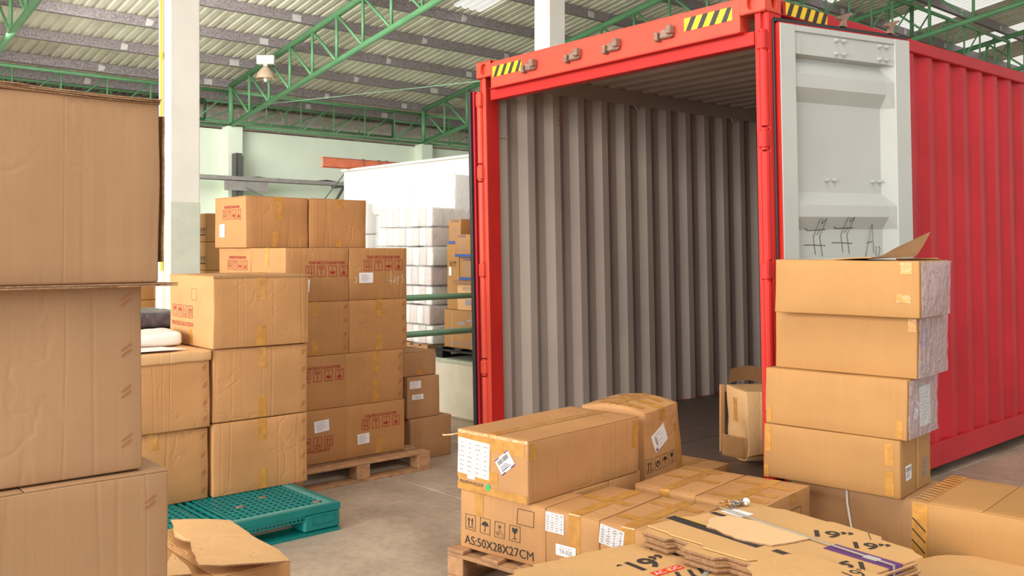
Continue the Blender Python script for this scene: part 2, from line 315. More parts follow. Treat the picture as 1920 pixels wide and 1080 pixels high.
class Carton:
    def __init__(c, label, at, z, w, d, h, yaw=48.4, mat='card', group=None, seed=None, amp=.003, shape=None, seam=None, cat='box', name='carton', r=.006, step=.06, rot=None):
        c.w, c.d, c.h, c.mat = w, d, h, mat
        c.seed = Vector((random.uniform(0, 99), random.uniform(0, 99), random.uniform(0, 99))) if seed is None else Vector((seed, seed*2.3, seed*.7))
        c.amp = amp; c.shape = shape
        c.root = empty(name, (at[0], at[1], z), pi/2-radians(yaw), label, cat, group)
        if rot: c.root.rotation_euler = rot
        top = h-(.004 if seam else 0)
        mb = MB(); rbox(mb, (0, 0, 0), (w, d, top), r, step, c.warp); o = mb.build('body', mat, c.root, smooth=True)
        c.seam = seam
        if seam:
            g = .0015
            parts = [((0.001, .001), (w/2-g, d-.001)), ((w/2+g, .001), (w-.001, d-.001))] if seam == 'y' else [((.001, .001), (w-.001, d/2-g)), ((.001, d/2+g), (w-.001, d-.001))]
            for a, b in parts:
                mb = MB(); rbox(mb, (a[0], a[1], top-.0005), (b[0], b[1], h), .0015, step, c.warp); mb.build('top_flap', mat, c.root, smooth=True)
    def warp(c, p):
        p = Vector(p); nv = noise.noise_vector(p*4.2+c.seed)
        e = Vector((nv.x, nv.y, nv.z*.45))*c.amp
        if p.z < .01: e.z = max(e.z, 0)*.3
        bul = c.amp*.9; fx = 4*max(0, p.y)*max(0, c.d-p.y)/c.d**2; fz = 4*max(0, p.z)*max(0, c.h-p.z)/c.h**2; gx = 4*max(0, p.x)*max(0, c.w-p.x)/c.w**2
        e.x += (p.x/c.w*2-1)*fx*fz*bul; e.y += (p.y/c.d*2-1)*gx*fz*bul
        p = p+e
        return c.shape(c, p) if c.shape else p
    def pt(c, face, u, v, off):
        if face == 'R': return c.warp((u, 0, v))+Vector((0, -off, 0))
        if face == 'L': return c.warp((0, c.d-u, v))+Vector((-off, 0, 0))
        if face == 'T': return c.warp((u, v, c.h))+Vector((0, 0, off))
        if face == 'E': return c.warp((c.w, u, v))+Vector((off, 0, 0))
    def put(c, face, p2, mat, name='printed_marks', off=.0016, at=(0, 0), flip=False, rot=0):
        mb = MB(); pts = p2.v
        if flip: pts = [(-x, -y) for x, y in pts]
        if rot: q = radians(rot); pts = [(x*cos(q)-y*sin(q), x*sin(q)+y*cos(q)) for x, y in pts]
        mb.add([c.pt(face, at[0]+x, at[1]+y, off) for x, y in pts], p2.f)
        return mb.build(name, mat, c.root)
    def strip(c, path, lo, hi, axis, mat='tape', name='tape', off=.0010):
        """tape of width lo..hi on `axis` running along path = [(other, z)] points"""
        n = 2; vs = []; fs = []; path2 = []
        for (a, b) in zip(path, path[1:]):
            L = math.hypot(b[0]-a[0], b[1]-a[1]); k = max(1, int(L/.05)); path2 += [(a[0]+(b[0]-a[0])*i/k, a[1]+(b[1]-a[1])*i/k) for i in range(k)]
        path2.append(path[-1]); cz = c.h/2; co = (c.d if axis == 'x' else c.w)/2
        for o_, z_ in path2:
            for i in range(n+1):
                t = lo+(hi-lo)*i/n; base = (t, o_, z_) if axis == 'x' else (o_, t, z_)
                cl = lambda x, m: min(max(x, 0), m)
                q = Vector((cl(base[0], c.w), cl(base[1], c.d), cl(base[2], c.h))); dlt = Vector(base)-q
                vs.append(c.warp(q)+dlt)
        m = n+1
        for i in range(len(path2)-1):
            for j in range(n): fs.append((i*m+j, i*m+j+1, (i+1)*m+j+1, (i+1)*m+j))
        return MB().add(vs, fs).build(name, mat, c.root)
    def tape_top(c, axis='x', at=.5, width=.055, down=.08, o=.0013, mat='tape', both=True, only=None):
        """tape over the top; axis = the axis across the tape"""
        D = c.d if axis == 'x' else c.w; S = c.w if axis == 'x' else c.d; lo = S*at-width/2; hi = S*at+width/2; r = .004; h = c.h
        f = [(-o, h-down), (-o, h-r), (r*.2-o*.7, h-r*.2+o*.7), (r, h+o)]; b = [(D-r, h+o), (D-r*.2+o*.7, h-r*.2+o*.7), (D+o, h-r), (D+o, h-down)]
        return c.strip((f if only == 'front' else f+b), lo, hi, axis, mat)
    def tape_bottom(c, axis='x', at=.5, width=.055, up=.08, o=.0013, mat='tape'):
        S = c.w if axis == 'x' else c.d; return c.strip([(-o, up), (-o, .006)], S*at-width/2, S*at+width/2, axis, mat)
    def band(c, face, u0, v0, u1, v1, mat='tape', name='tape', off=.0014):
        return c.put(face, P2().sheet(u0, v0, u1, v1, max(2, int((u1-u0)/.05))), mat, name, off)
    def label(c, face, u, v, w, h, mat='paper', rot=0, lines=3, text=None, grid=False, tsize=None, ink='ink_grey', extra=None):
        c.put(face, P2().sheet(-w/2, -h/2, w/2, h/2, 4), mat, 'label', .0022, (u, v), rot=rot)
        p = P2()
        if grid:
            for i in range(1, 4): p.line((-w/2+w*i/4, -h*.45), (-w/2+w*i/4, h*.45), .0012)
            for j in range(8): p.line((-w*.46, -h*.45+h*.9*j/7), (w*.46, -h*.45+h*.9*j/7), .0012)
            rr = random.Random(5)
            for i in range(4):
                for j in range(7): q = w*rr.uniform(.05, .17); x = -w/2+w*(i+.5)/4; y = -h*.385+h*.9*j/7; p.rect(x-q/2, y-.003, x+q/2, y+.002)
        elif not text:
            for j in range(lines): y = -h*.3+h*.6*j/max(1, lines-1); p.rect(-w*.36, y-.0012, w*(.05+.3*((j*7) % 5)/5), y+.0012)
        if text: p.text(text, 0, -h*.28, tsize or h*.55, .02, .85); p.text('SELLER SKU CODE', 0, h*.22, h*.18, 0, .9)
        if extra: extra(p, w, h)
        c.put(face, p, ink, 'label_print', .0028, (u, v), rot=rot); return c
    def staples(c, face, u, vs, mat='copper'):
        for v in vs:
            mb = MB()
            for k in (0, 1):
                a = c.pt(face, u-.012, v-.010+k*.014, .002); b = c.pt(face, u+.012, v+.006+k*.014, .002); mb.tube(a, b, .0011, 4)
            mb.build('staple', mat, c.root)
def at(u, v, z):
    Y = 1742*(EYE-z)/(v-468); return Vector(((u-960)/1742*Y, Y, z))

# ------------------------------------------------------------------ floor
f = MB().box((-30, -22, -.30), (60, 60, -.02)); o = f.build('floor', 'concrete', rot=(0, 0, pi/2-YAW)); tag(o, kind='structure')
slab = MB().cbox((0, 0, 0), (2.99, 2.99, .03), .004)
first = None
for i in range(-3, 7):
    for j in range(-2, 7):
        p = Vector((i*3+.55, j*3-.22, -.03))
        if first is None: s = slab.build('floor_slab', 'concrete', o); first = s
        else: s = first.copy(); COL.objects.link(s); s.parent = o
        s.location = p
# ------------------------------------------------------------------ green back wall with pilasters
root = empty('wall_back', W(0, 20.9), pi/2-YAW); tag(root, kind='structure')
MB().box((-25, .12, 0), (60, .35, 4.38)).build('wall_panel', 'wall_green', root)
for a in (-7.3, -1.7, 3.9, 9.5, 15.1, 20.7, 26.3, 31.9): MB().cbox((a-.02, -.18, 0), (a+.36, .15, 4.44), .01).build('pilaster', 'wall_green', root)
MB().box((-25, .08, 2.3), (60, .13, 2.42)).build('wall_ledge', 'wall_green', root)
m = MB().cbox((8.75, .08, 3.55), (8.9, .13, 3.67), .01).tube((8.83, .1, 3.55), (8.83, .1, 2.5), .018).build('junction_box', 'white_wall', root)
# upper cladding behind the eaves
root = empty('wall_cladding', W(0, 23.55), pi/2-YAW); tag(root, kind='structure')
prof = []
for i in range(-60, 260):
    x = i*.2; prof += [(x, 0), (x+.12, 0), (x+.14, .035), (x+.18, .035)]
MB().sheet(prof, lambda p: Vector((p[0], p[1], 3.9)), lambda p: Vector((p[0], p[1], 5.3))).build('cladding_sheet', 'clad', root)
MB().box((-25, -.3, 4.55), (60, -.2, 4.62)).build('cladding_rail', 'dark_iron', root)
# foil covered gutter duct
root = empty('foil_duct', W(-8, 23.02, 4.97), pi/2-YAW, 'shiny foil covered duct running along the eaves behind the green trusses', 'duct')
for i in range(34):
    mb = MB(); n = 18; r = .30
    for (x0, x1, q) in ((i*1.25, i*1.25+1.2, r), (i*1.25+1.2, i*1.25+1.25, r+.015)): mb.tube((x0, 0, 0), (x1, 0, 0), q, n)
    mb.build('duct_section', 'foil', root, smooth=False)
# ------------------------------------------------------------------ roof
ZR = lambda b: 5.67+.167*(20.9-b)
root = empty('ceiling', (0, 0, 0), pi/2-YAW); tag(root, kind='structure')
B0, B1 = -10.0, 23.6
sky = [(11.9, 12.7, 9.0, 15.3), (19.0, 20.0, 8.0, 17.5), (22.6, 24.2, 4.5, 15.5), (26.6, 28.2, 5.0, 15.0), (30.0, 32.0, 4.0, 17.0), (6.8, 7.8, 2.0, 7.5), (1.4, 2.4, -2.0, 6.5), (-4.2, -3.2, -2, 6)]
bands = sorted({B0, B1, *[s[2] for s in sky], *[s[3] for s in sky]})
def corr(x0, x1):
    out = []; i = math.floor(x0/.2)
    while i*.2 < x1:
        x = i*.2
        for dx, dz in ((0, 0), (.09, 0), (.115, .038), (.165, .038), (.19, 0)):
            if x0 <= x+dx <= x1: out.append((x+dx, dz))
        i += 1
    return out
A0, A1 = -14.0, 46.0
mb = MB(); sm = MB()
for b0, b1 in zip(bands, bands[1:]):
    cuts = sorted([(s[0], s[1]) for s in sky if s[2] <= b0 and s[3] >= b1]); x = A0
    for c0, c1 in cuts+[(A1, A1)]:
        pr = corr(x, c0)
        if len(pr) > 1: mb.sheet(pr, lambda p: Vector((p[0], b0, ZR(b0)+p[1])), lambda p: Vector((p[0], b1, ZR(b1)+p[1])))
        x = c1
mb.build('roof_sheet', 'roof_sheet', root)
for s in sky:
    mb = MB(); mb.sheet(corr(s[0]-.06, s[1]+.06), lambda p: Vector((p[0], s[2], ZR(s[2])+p[1]+.004)), lambda p: Vector((p[0], s[3], ZR(s[3])+p[1]+.004)))
    mb.build('skylight_sheet', 'skylight_sheet', root)
rnd = random.Random(3)
for b in [22.15]+[21.2-1.42*i for i in range(22)]:
    z = ZR(b); c, q = cos(math.atan(.167)), sin(math.atan(.167)); mb = MB()
    mb.box((A0, b-.03, z-.205), (A1, b+.03, z-.012)).box((A0, b+.02, z-.205), (A1, b+.075, z-.19))
    mb.build('purlin', 'purlin', root)
    for a in (3.9, 9.5, 15.1, 20.7, 26.3):
        MB().box((a-.38+rnd.uniform(-.06, .06), b-.036, z-.19), (a-.2, b-.03, z-.06)).build('purlin_cleat', 'purlin_patch', root)
    for a in (1.1, 6.7, 12.3, 17.9, 23.5):
        MB().prism([(0, 0), (.13, .02), (.16, .12), (.03, .15)], 0, .004, lambda v: Vector((a+v.x+rnd.uniform(-.01, .01), b-.034-v.z, z-.19+v.y))).build('weld_patch', 'purlin_patch', root)
# ------------------------------------------------------------------ green trusses
def truss(label, P, Q, zp, zq, depth, panels, r, group, rev=False):
    P = Vector(P); Q = Vector(Q); root = empty('roof_truss', (P.x, P.y, 0), 0, label, 'truss', group)
    f = lambda t, top: (P+(Q-P)*t) - Vector((P.x, P.y, 0)) + Vector((0, 0, zp+(zq-zp)*t + (depth if top else 0)))
    MB().tube(f(0, 1), f(1, 1), r, 10).build('top_chord', 'green_paint', root, smooth=True)
    MB().tube(f(0, 0), f(1, 0), r*.9, 10).build('bottom_chord', 'green_paint', root, smooth=True)
    for i in range(panels+1):
        t = i/panels; MB().tube(f(t, 0), f(t, 1), r*(.5 if 0 < i < panels else .95), 6).build('strut', 'green_paint', root, smooth=True)
        if i < panels:
            a, b_ = (f(t, 1), f(t+1/panels, 0)) if rev else (f(t, 0), f(t+1/panels, 1))
            MB().tube(a, b_, r*.42, 6).build('brace', 'green_paint', root, smooth=True)
    return root
for i, a in enumerate((3.9, 9.5, 15.1, 20.7, 26.3)):
    truss(['green cross truss rising over the near white pillar', 'green cross truss with the hanging bell lamp', 'green cross truss meeting the wall beside the container corner', 'green cross truss above the grey container door', 'farthest green cross truss beyond the container door'][i],
          W(a+.1, 20.8), W(a+.1, -4), 4.46, 4.46+.165*24.8, .93, 26, .066, 'green tubular roof trusses across the hall', rev=True)
for i, a in enumerate((-7.3, -1.7, 3.9, 9.5, 15.1, 20.7)):
    truss(['green lattice girder on the wall top farthest behind the tall near stack', 'green lattice girder on the wall top above the tall near stack', 'green lattice girder on the wall top seen beside the white pillar'][i] if i < 3 else ['green lattice girder on the wall top over the cable tray', 'green lattice girder on the wall top over the white partition', 'green lattice girder on the wall top past the container'][i-3],
          W(a+.1, 20.85), W(a+5.7, 20.85), 4.46, 4.46, .80, 6, .036, 'green lattice girders along the wall top')
    truss('green outer row lattice girder before the foil duct, ' + ['farthest behind the tall near stack', 'above the tall near stack', 'beside the white pillar', 'over the cable tray', 'over the partition', 'past the container'][i], W(a+.1, 22.3), W(a+5.7, 22.3), 4.76, 4.76, .50, 5, .042, 'green lattice girders of the outer row')
for i, a in enumerate((3.9, 9.5, 15.1, 20.7)):
    truss(['green lattice girder between the two white pillars', 'green lattice girder from the pillar behind the container', 'green lattice girder crossing above the container door', 'green lattice girder farthest above the red container side'][i],
          W(a+.1, 9.75), W(a+5.7, 9.75), 6.25, 6.25, .83, 6, .045, 'green lattice girders between the pillars')
# pillars
for i, a in enumerate((3.86, 9.48, 15.1, 20.7)):
    root = empty('pillar', W(a, 9.85), pi/2-YAW, ['white square concrete pillar with a yellow conduit beside the tall cardboard stack', 'white square concrete pillar top showing behind the container header', 'white concrete pillar standing behind the container', 'white concrete pillar farthest behind the container'][i], 'pillar')
    tag(root, kind='structure')
    MB().cbox((0, 0, 0), (.33, .33, 6.25), .012).build('shaft', 'pillar', root)
    if i == 0:
        MB().cbox((-.004, -.004, 0), (.334, .334, 2.05), .01).build('painted_dado', 'dado', root)
        mb = MB().tube((-.03, .17, .9), (-.03, .17, 6.2), .014, 8).build('conduit', 'conduit_yellow', root)
        MB().cbox((-.06, .08, .8), (0, .26, 1.3), .006).build('switch_box', 'pillar', root)
        MB().tube((-.03, .17, 3.6), (-.03, .17, 3.66), .022, 8).build('conduit_joint', 'conduit_yellow', root)
# cable tray on the wall
root = empty('cable_tray', W(3.5, 20.3, 3.14), pi/2-YAW, 'grey steel cable tray bracketed to the green wall above the cartons', 'cable tray')
mb = MB().box((0, 0, 0), (9.2, .02, .09)).box((0, .3, 0), (9.2, .32, .09))
mb.build('side_rail', 'cable_tray', root)
for i in range(31): MB().box((.1+i*.3, .02, .01), (.14+i*.3, .3, .03)).build('rung', 'cable_tray', root)
for x in (1.2, 3.5, 6.2, 8.9):
    MB().bar((x, .04, -.01), (x, .62, -.01), .06, .06).bar((x, .08, -.04), (x, .6, -.5), .05, .05).build('bracket', 'dark_iron', root)
for k in range(4): MB().path([(t*.6, .06+k*.06+.02*sin(t*1.3+k), .05+.012*sin(t*.9+k*2)+(.06 if (t+k*3) % 7 == 0 else 0)) for t in range(16)], .018, 6).build('cable', 'ink_black', root, smooth=True)
root = empty('wall_post', W(9.55, 20.2, 2.6), pi/2-YAW, 'dark steel channel post standing up past the cable tray on the wall', 'post')
MB().box((0, .2, 0), (.03, .45, 1.18)).box((.0, .2, 0), (.14, .22, 1.18)).box((.14, .2, 0), (.17, .45, 1.12)).build('channel', 'dark_iron', root)
MB().box((-.3, .1, .3), (.75, .2, .52)).build('bracket_plate', 'cable_tray', root)
# hanging wire from the beam down to the tray and the wire across the roof
tag(MB().path([W(8.0, 12.9, 2.9)+Vector((0, 0, 0)), W(8.9, 15.5, 2.35), W(9.2, 17.8, 2.5), W(9.6, 20.0, 2.95)], .012, 5).build('slack_cable', 'dark_iron'), 'thin dark cable sagging from the orange beam to the wall post', 'cable')
tag(MB().path([W(9.5, 18.8, 4.72), W(7.2, 12.5, 3.83), W(4.45, 5.3, 2.79)], .004, 5).build('overhead_wire', 'green_rail'), 'thin pale wire slanting from the truss down to the container corner', 'wire')
# bell lamp on the truss
p = W(9.35, 18.55, 5.22); root = empty('pendant_lamp', p, 0, 'brown bell shaped warehouse lamp hanging from the green cross truss', 'lamp')
MB().lathe([(.205, 0), (.20, .03), (.17, .13), (.10, .22), (.06, .25), (.06, .27), (.055, .25), (.095, .215), (.165, .125), (.195, .03), (.205, 0)], 24).build('lamp_shade', 'lamp_shade', root, smooth=True)
MB().lathe([(0, -.07), (.03, -.06), (.045, -.02), (.04, .06), (.02, .12)], 14).build('bulb', 'lamp_white', root, smooth=True)
MB().lathe([(.05, .25), (.05, .31), (.0, .31)], 12).build('lamp_holder', 'lamp_white', root)
MB().cbox((-.18, -.08, .31), (.20, .08, .50), .01).build('ballast_box', 'lamp_white', root)
MB().tube((0, 0, .5), (0, 0, 1.0), .012, 6).build('hanging_rod', 'dark_iron', root)
# ------------------------------------------------------------------ raised platform, partition, beam, rails
root = empty('platform', W(5.2, 5.5), pi/2-YAW, 'raised cream concrete loading platform beside the container', 'platform'); tag(root, kind='structure')
MB().cbox((0, 0, 0), (20, 14.5, .50), .02).build('platform_side', 'platform_side', root)
MB().box((0, 0, .50), (20, 14.5, .53)).build('platform_top', 'platform_top', root)
root = empty('partition_wall', W(8.0, 5.7, .53), pi/2-YAW, 'plain white partition box behind the wrapped pallets', 'partition'); tag(root, kind='structure')
MB().cbox((0, 0, 0), (4.5, 7.45, 2.27), .02).build('partition_panel', 'white_wall', root)
MB().box((-.03, -.02, 2.27), (4.53, 7.47, 2.30)).build('partition_cap', 'white_wall', root)
root = empty('steel_beam', W(7.47, 12.95, 2.83), pi/2-YAW, 'orange painted steel beam lying across the top of the white partition', 'beam')
MB().box((0, -.06, 0), (4.6, .06, .014)).box((0, -.06, .146), (4.6, .06, .16)).box((0, -.06, .0), (4.6, -.045, .16)).build('web', 'orange_paint', root)
for x in (.75, 1.05, 1.2): MB().path([(x, -.08, -.02), (x, -.08, .17), (x+.02, .08, .17), (x+.02, .08, -.02), (x, -.08, -.02)], .008, 5).build('rope_loop', 'dark_iron', root)
root = empty('guard_rail', W(3.85, 6.15), pi/2-YAW, 'two bar green pipe guard rail beside the container', 'railing')
for z in (1.14, .845): MB().tube((0, 0, z), (5.0, 0, z), .025, 12).build('rail', 'green_rail', root, smooth=True)
MB().tube((.06, 0, 0), (.06, 0, 1.16), .028, 10).build('post', 'green_rail', root, smooth=True)
for x in (3.1, 4.8): MB().tube((x, 0, .53), (x, 0, 1.16), .028, 10).build('post', 'green_rail', root, smooth=True)

# ------------------------------------------------------------------ pallets
def wood_pallet(label, loc, yaw, L, D, H=.13, mat='wood', boards=7, name='wooden_pallet', group=None):
    root = empty(name, loc, pi/2-radians(yaw), label, 'pallet', group); t = .018
    for i in range(boards):
        y = (D-.1)*i/(boards-1); MB().cbox((0, y, H-t), (L, y+.10, H), .003).build('deck_board', mat, root)
    for x in (0, L/2-.05, L-.10):
        MB().cbox((x, 0, H-2*t), (x+.10, D, H-t-.0005), .002).build('stringer_board', mat, root)
        for y in (0, D/2-.05, D-.1): MB().cbox((x, y, t), (x+.10, y+.10, H-2*t-.0005), .003).build('block', mat, root)
    for y in (0, D/2-.05, D-.1): MB().cbox((0, y, 0), (L, y+.10, t-.0005), .002).build('bottom_board', mat, root)
    return root
wood_pallet('brown wooden pallet under the stack of red marked cartons', W(2.79, 5.22), 48.4, 1.08, 1.1)
P3 = Vector((-.24, 4.352, 0)); Y3 = 40.0
E1 = Vector((sin(radians(Y3)), cos(radians(Y3)), 0)); E2 = Vector((cos(radians(Y3)), -sin(radians(Y3)), 0))
def Q(l, w, z=0.0): return P3+E1*l+E2*w+Vector((0, 0, z))
wood_pallet('pale wooden pallet under the taped cartons in the middle', Q(-.05, 1.33), Y3, 1.38, 1.37, .14)
# teal plastic pallet
root = empty('plastic_pallet', W(1.40, 4.42), pi/2-YAW, 'teal green plastic pallet with a lattice deck on the concrete', 'pallet')
L, D, H = 1.27, 1.1, .15
def frame_bars(mb, x0, y0, x1, y1, z0, z1, t): mb.box((x0,y0,z0),(x1,y0+t,z1)).box((x0,y1-t,z0),(x1,y1,z1)).box((x0,y0+t,z0),(x0+t,y1-t,z1)).box((x1-t,y0+t,z0),(x1,y1-t,z1))
mb = MB(); frame_bars(mb, 0, 0, L, D, H-.035, H, .03); mb.build('deck_rim', 'teal', root)
mb = MB(); frame_bars(mb, .03, .03, L-.03, D-.03, H-.006, H, .035); mb.build('deck_border', 'teal_edge', root)
for k, (x0, x1) in enumerate(((.05, .55), (.70, 1.22))):
    mb = MB(); nx = 14; ny = 20
    for i in range(nx+1): x = x0+(x1-x0)*i/nx; mb.box((x-.005, .06, H-.02), (x+.005, D-.06, H-.0005))
    for j in range(ny+1): y = .06+(D-.12)*j/ny; mb.box((x0, y-.009, H-.02), (x1, y+.009, H-.001))
    o = mb.build('deck_lattice', 'teal', root); tag(o, kind='stuff')
mb = MB()
for x in (.565, .60, .645, .68): mb.box((x-.006, .03, H-.03), (x+.006, D-.03, H-.001))
for j in range(12): mb.box((.57, .05+j*.09, H-.03), (.68, .057+j*.09, H-.004))
mb.build('centre_rib', 'teal', root)
for x0, x1 in ((0, .2), (.525, .725), (L-.22, L)):
    for y0, y1 in ((0, .16), (D/2-.08, D/2+.08), (D-.16, D)): MB().cbox((x0, y0, .018), (x1, y1, H-.035), .012).build('block', 'teal', root)
mb = MB(); frame_bars(mb, 0, 0, L, D, 0, .018, .15); mb.box((.15, D/2-.07, 0), (L-.15, D/2+.07, .018)); mb.build('bottom_deck', 'teal', root)
mb = MB()
for x0, x1 in ((.2, .525), (.725, L-.22)):
    mb.box((x0, .002, H-.05), (x1, .008, H-.036))
    for i in range(15): x = x0+(x1-x0)*i/14; mb.box((x-.003, .0, H-.062), (x+.003, .012, H-.034))
    mb.box((x0, .0, H-.066), (x1, .012, H-.060))
tag(mb.build('edge_lattice', 'teal', root), kind='stuff')
mb = MB().box((L-.17, -.003, .055), (L-.04, 0.0, .058)).box((L-.17, -.003, .10), (L-.04, 0, .103)).box((L-.173, -.003, .055), (L-.17, 0, .103)).box((L-.043, -.003, .055), (L-.04, 0, .103)); mb.build('moulded_badge', 'teal', root)
for x, y in ((.14, .30), (.30, .12), (.82, .28), (1.0, .38), (1.18, .10), (1.05, .7)): MB().lathe([(.0, H+.002), (.02, H+.002), (.024, H-.004)], 12, Matrix.Translation((x, y, 0))).build('rivet_disc', 'rust_disc', root)

# ------------------------------------------------------------------ stack on the teal pallet
random.seed(11)
A1_, B1_ = 2.182, 4.96
G1 = 'large brown cartons stacked on the teal pallet'
def red_print(c, face, u, v, s, txt, kinds=('up', 'five', 'umbrella', 'glass'), order=1, flip=True, tx=.0, ty=-1.0, mat='ink_red'):
    p = P2().row(kinds, 0, 0, s); p.text(txt, tx, ty*s, s*.42, .02, .82); c.put(face, p, mat, 'printed_marks', at=(u, v), flip=flip)
def staple_col(c, face, u): c.staples(face, u, [c.h*t for t in (.12, .36, .62, .88)])
def std(c, tp=.5, dn=.085, stap=True, axis='x'):
    c.tape_top('x', tp, .05, dn, only='front'); c.tape_bottom('x', tp, .05, dn)
    if stap: staple_col(c, 'R', c.w-.03)
    return c
for k, (lab, dz) in enumerate((('large brown carton at the base of the teal pallet stack, beside its crumpled neighbour', 0), ('large brown carton in the middle tier of the teal pallet stack, under the topmost box', .413))):
    c = Carton(lab, W(A1_, B1_)[:2], .15+dz, .588, .6, .408, group=G1, amp=.005); std(c, .5, .12)
def lid_sag(c, p): return p
c = Carton('crumpled carton on the lower tier of the teal pallet stack, beside the near stack', W(1.575, B1_+.02)[:2], .15, .59, .6, .395, group=G1, amp=.013); std(c, .48)
c = Carton('brown carton with a folded over lid and white paper on it, teal pallet stack', W(1.575, B1_-.005)[:2], .55, .59, .6, .37, group=G1, amp=.007); std(c, .3, .12)
mb = MB(); rbox(mb, (-.008, -.012, .365), (.6, .6, .425), .012, .05, lambda p: c.warp(p)+Vector((0, 0, .008*noise.noise(Vector((p.x*7, p.y*7, 1)))))); mb.build('folded_lid', 'card_light', c.root, smooth=True)
lidc = c
c = Carton('topmost large carton of the teal pallet stack, red handling marks on its bright side', W(A1_-.005, B1_-.02)[:2], .15+.826, .59, .62, .408, group=G1, amp=.006, seam='y'); 
c.tape_top('x', .48, .055, .14, both=True); c.tape_bottom('x', .48, .055, .12)
p = P2().row(('glass', 'umbrella', 'five', 'up'), 0, 0, .062, 1.35); p.text('MEAS:58.5X53-40.5CM(32KH)', 0, -.085, .036, .001, .72); p.frame(.14, .07, .21, .135, .002)
c.put('L', p, 'ink_red', at=(.20, .195)); c.band('L', .30, .01, .34, .10, 'tape')
mb = MB(); rbox(mb, (.0, -.004, .395), (.59, .0, .41), .001, .05, c.warp); mb.build('top_edge', 'card_dull', c.root)
tag(MB().prism([(0, 0), (.42, -.02), (.36, .17), (.02, .2)], 0, .003).build('paper_sheet', 'paper', loc=W(1.62, 4.99, .982)+Vector((0, 0, .004)), rot=(0, 0, pi/2-YAW+.02)), 'white sheet of paper lying on the folded carton lid', 'paper')

# ------------------------------------------------------------------ stack of red marked cartons on the wooden pallet
G2 = 'brown cartons with red handling marks on the wooden pallet'
S2A, S2B = 2.825, 5.375
ww, dd, hh = .468, .49, .352
MK = 'MEAS.49X47X32.5CM(19KH)'
def S2(label, i, j, k, da=0, db=0, **kw):
    return Carton(label, W(S2A+i*(ww+.003)+da, S2B+j*(dd+.004)+db)[:2], .13+k*(hh+.001), ww, dd, hh, group=G2, mat='card_red', **kw)
def mk(c, face, u, v, s=.062, flip=True, kinds=('glass', 'umbrella', 'five', 'up'), mat='ink_red'): red_print(c, face, u, v, s, MK, kinds, flip=flip, mat=mat)
c = S2('red marked carton at the wooden pallet base, white note above its upright marks', 0, 0, 0, .01)
mk(c, 'R', .20, .14, flip=False, kinds=('glass', 'umbrella', 'five', 'up')); c.label('R', .27, .245, .11, .075, rot=4, lines=5)
c = S2('red marked carton at the pallet corner, small white note under its inverted marks', 1, 0, 0, .0)
mk(c, 'R', .27, .215); c.label('R', .13, .12, .095, .07, rot=2, lines=5); c.tape_bottom('x', .55, .05, .11)
c = S2('red marked carton in the second tier with inverted marks beside the teal pallet stack', 0, 0, 1, .0); mk(c, 'R', .29, .22)
c = S2('plain faced carton in the second tier of the wooden pallet stack with a tape strip', 1, 0, 1, -.01); std(c, .5, .15)
c = S2('plain faced carton in the third tier beside the topmost teal pallet carton', 0, 0, 2, .02); std(c, .45, .10)
c = S2('plain faced carton in the third tier right under the chalk scribbled carton', 1, 0, 2, .02); std(c, .5, .12)
c = S2('red marked carton in the fourth tier with bright taped side and a torn note', 0, 0, 3, .02, amp=.004); mk(c, 'R', .30, .20, .064)
c.tape_top('y', .5, .05, .12, only='front'); c.label('R', .13, .11, .08, .08, rot=-4, lines=2)
c = S2('red marked carton with white chalk scribble and a shipping note, fourth tier', 1, 0, 3, .02); mk(c, 'R', .27, .235, .064)
c.label('R', .13, .15, .11, .07, lines=6)
p = P2().stroke([(.33, .20), (.335, .10)], .004).stroke([(.31, .13), (.35, .12)], .004).stroke([(.37, .16), (.355, .11), (.40, .155), (.385, .10)], .004).stroke([(.44, .17), (.425, .15), (.44, .13), (.425, .11)], .004).stroke([(.05, .16), (.06, .13), (.04, .115)], .004)
c.put('R', p, 'ink_chalk', 'chalk_scribble')
for k in range(4):
    for i in (0, 1):
        if (k, i) == (3, 0): continue
        S2('red marked back row carton, ' + ['pallet', 'second', 'third', 'fourth'][k] + ' tier, ' + ('platform' if i else 'pillar') + ' side of the pallet stack', i, 1, k, .02 if k > 1 else 0, step=.2)
c = S2('red marked carton in the back row of the fourth tier, marks on its bright side', 0, 1, 3, .02); mk(c, 'L', .30, .235, .06)
c = S2('topmost red marked carton with marks and a white note on its bright side', 0, 1, 4, -.012, -.0, amp=.007, seam='y'); mk(c, 'L', .28, .23, .06); c.label('L', .13, .12, .085, .09, lines=2)
c.tape_top('x', .5, .055, .16); c.tape_bottom('x', .45, .05, .12)
c = S2('topmost plain carton of the wooden pallet stack with a short tape strip', 1, 1, 4, .0, -.0, seam='y', amp=.004); c.tape_top('x', .52, .05, .07); c.tape_bottom('x', .5, .05, .06)
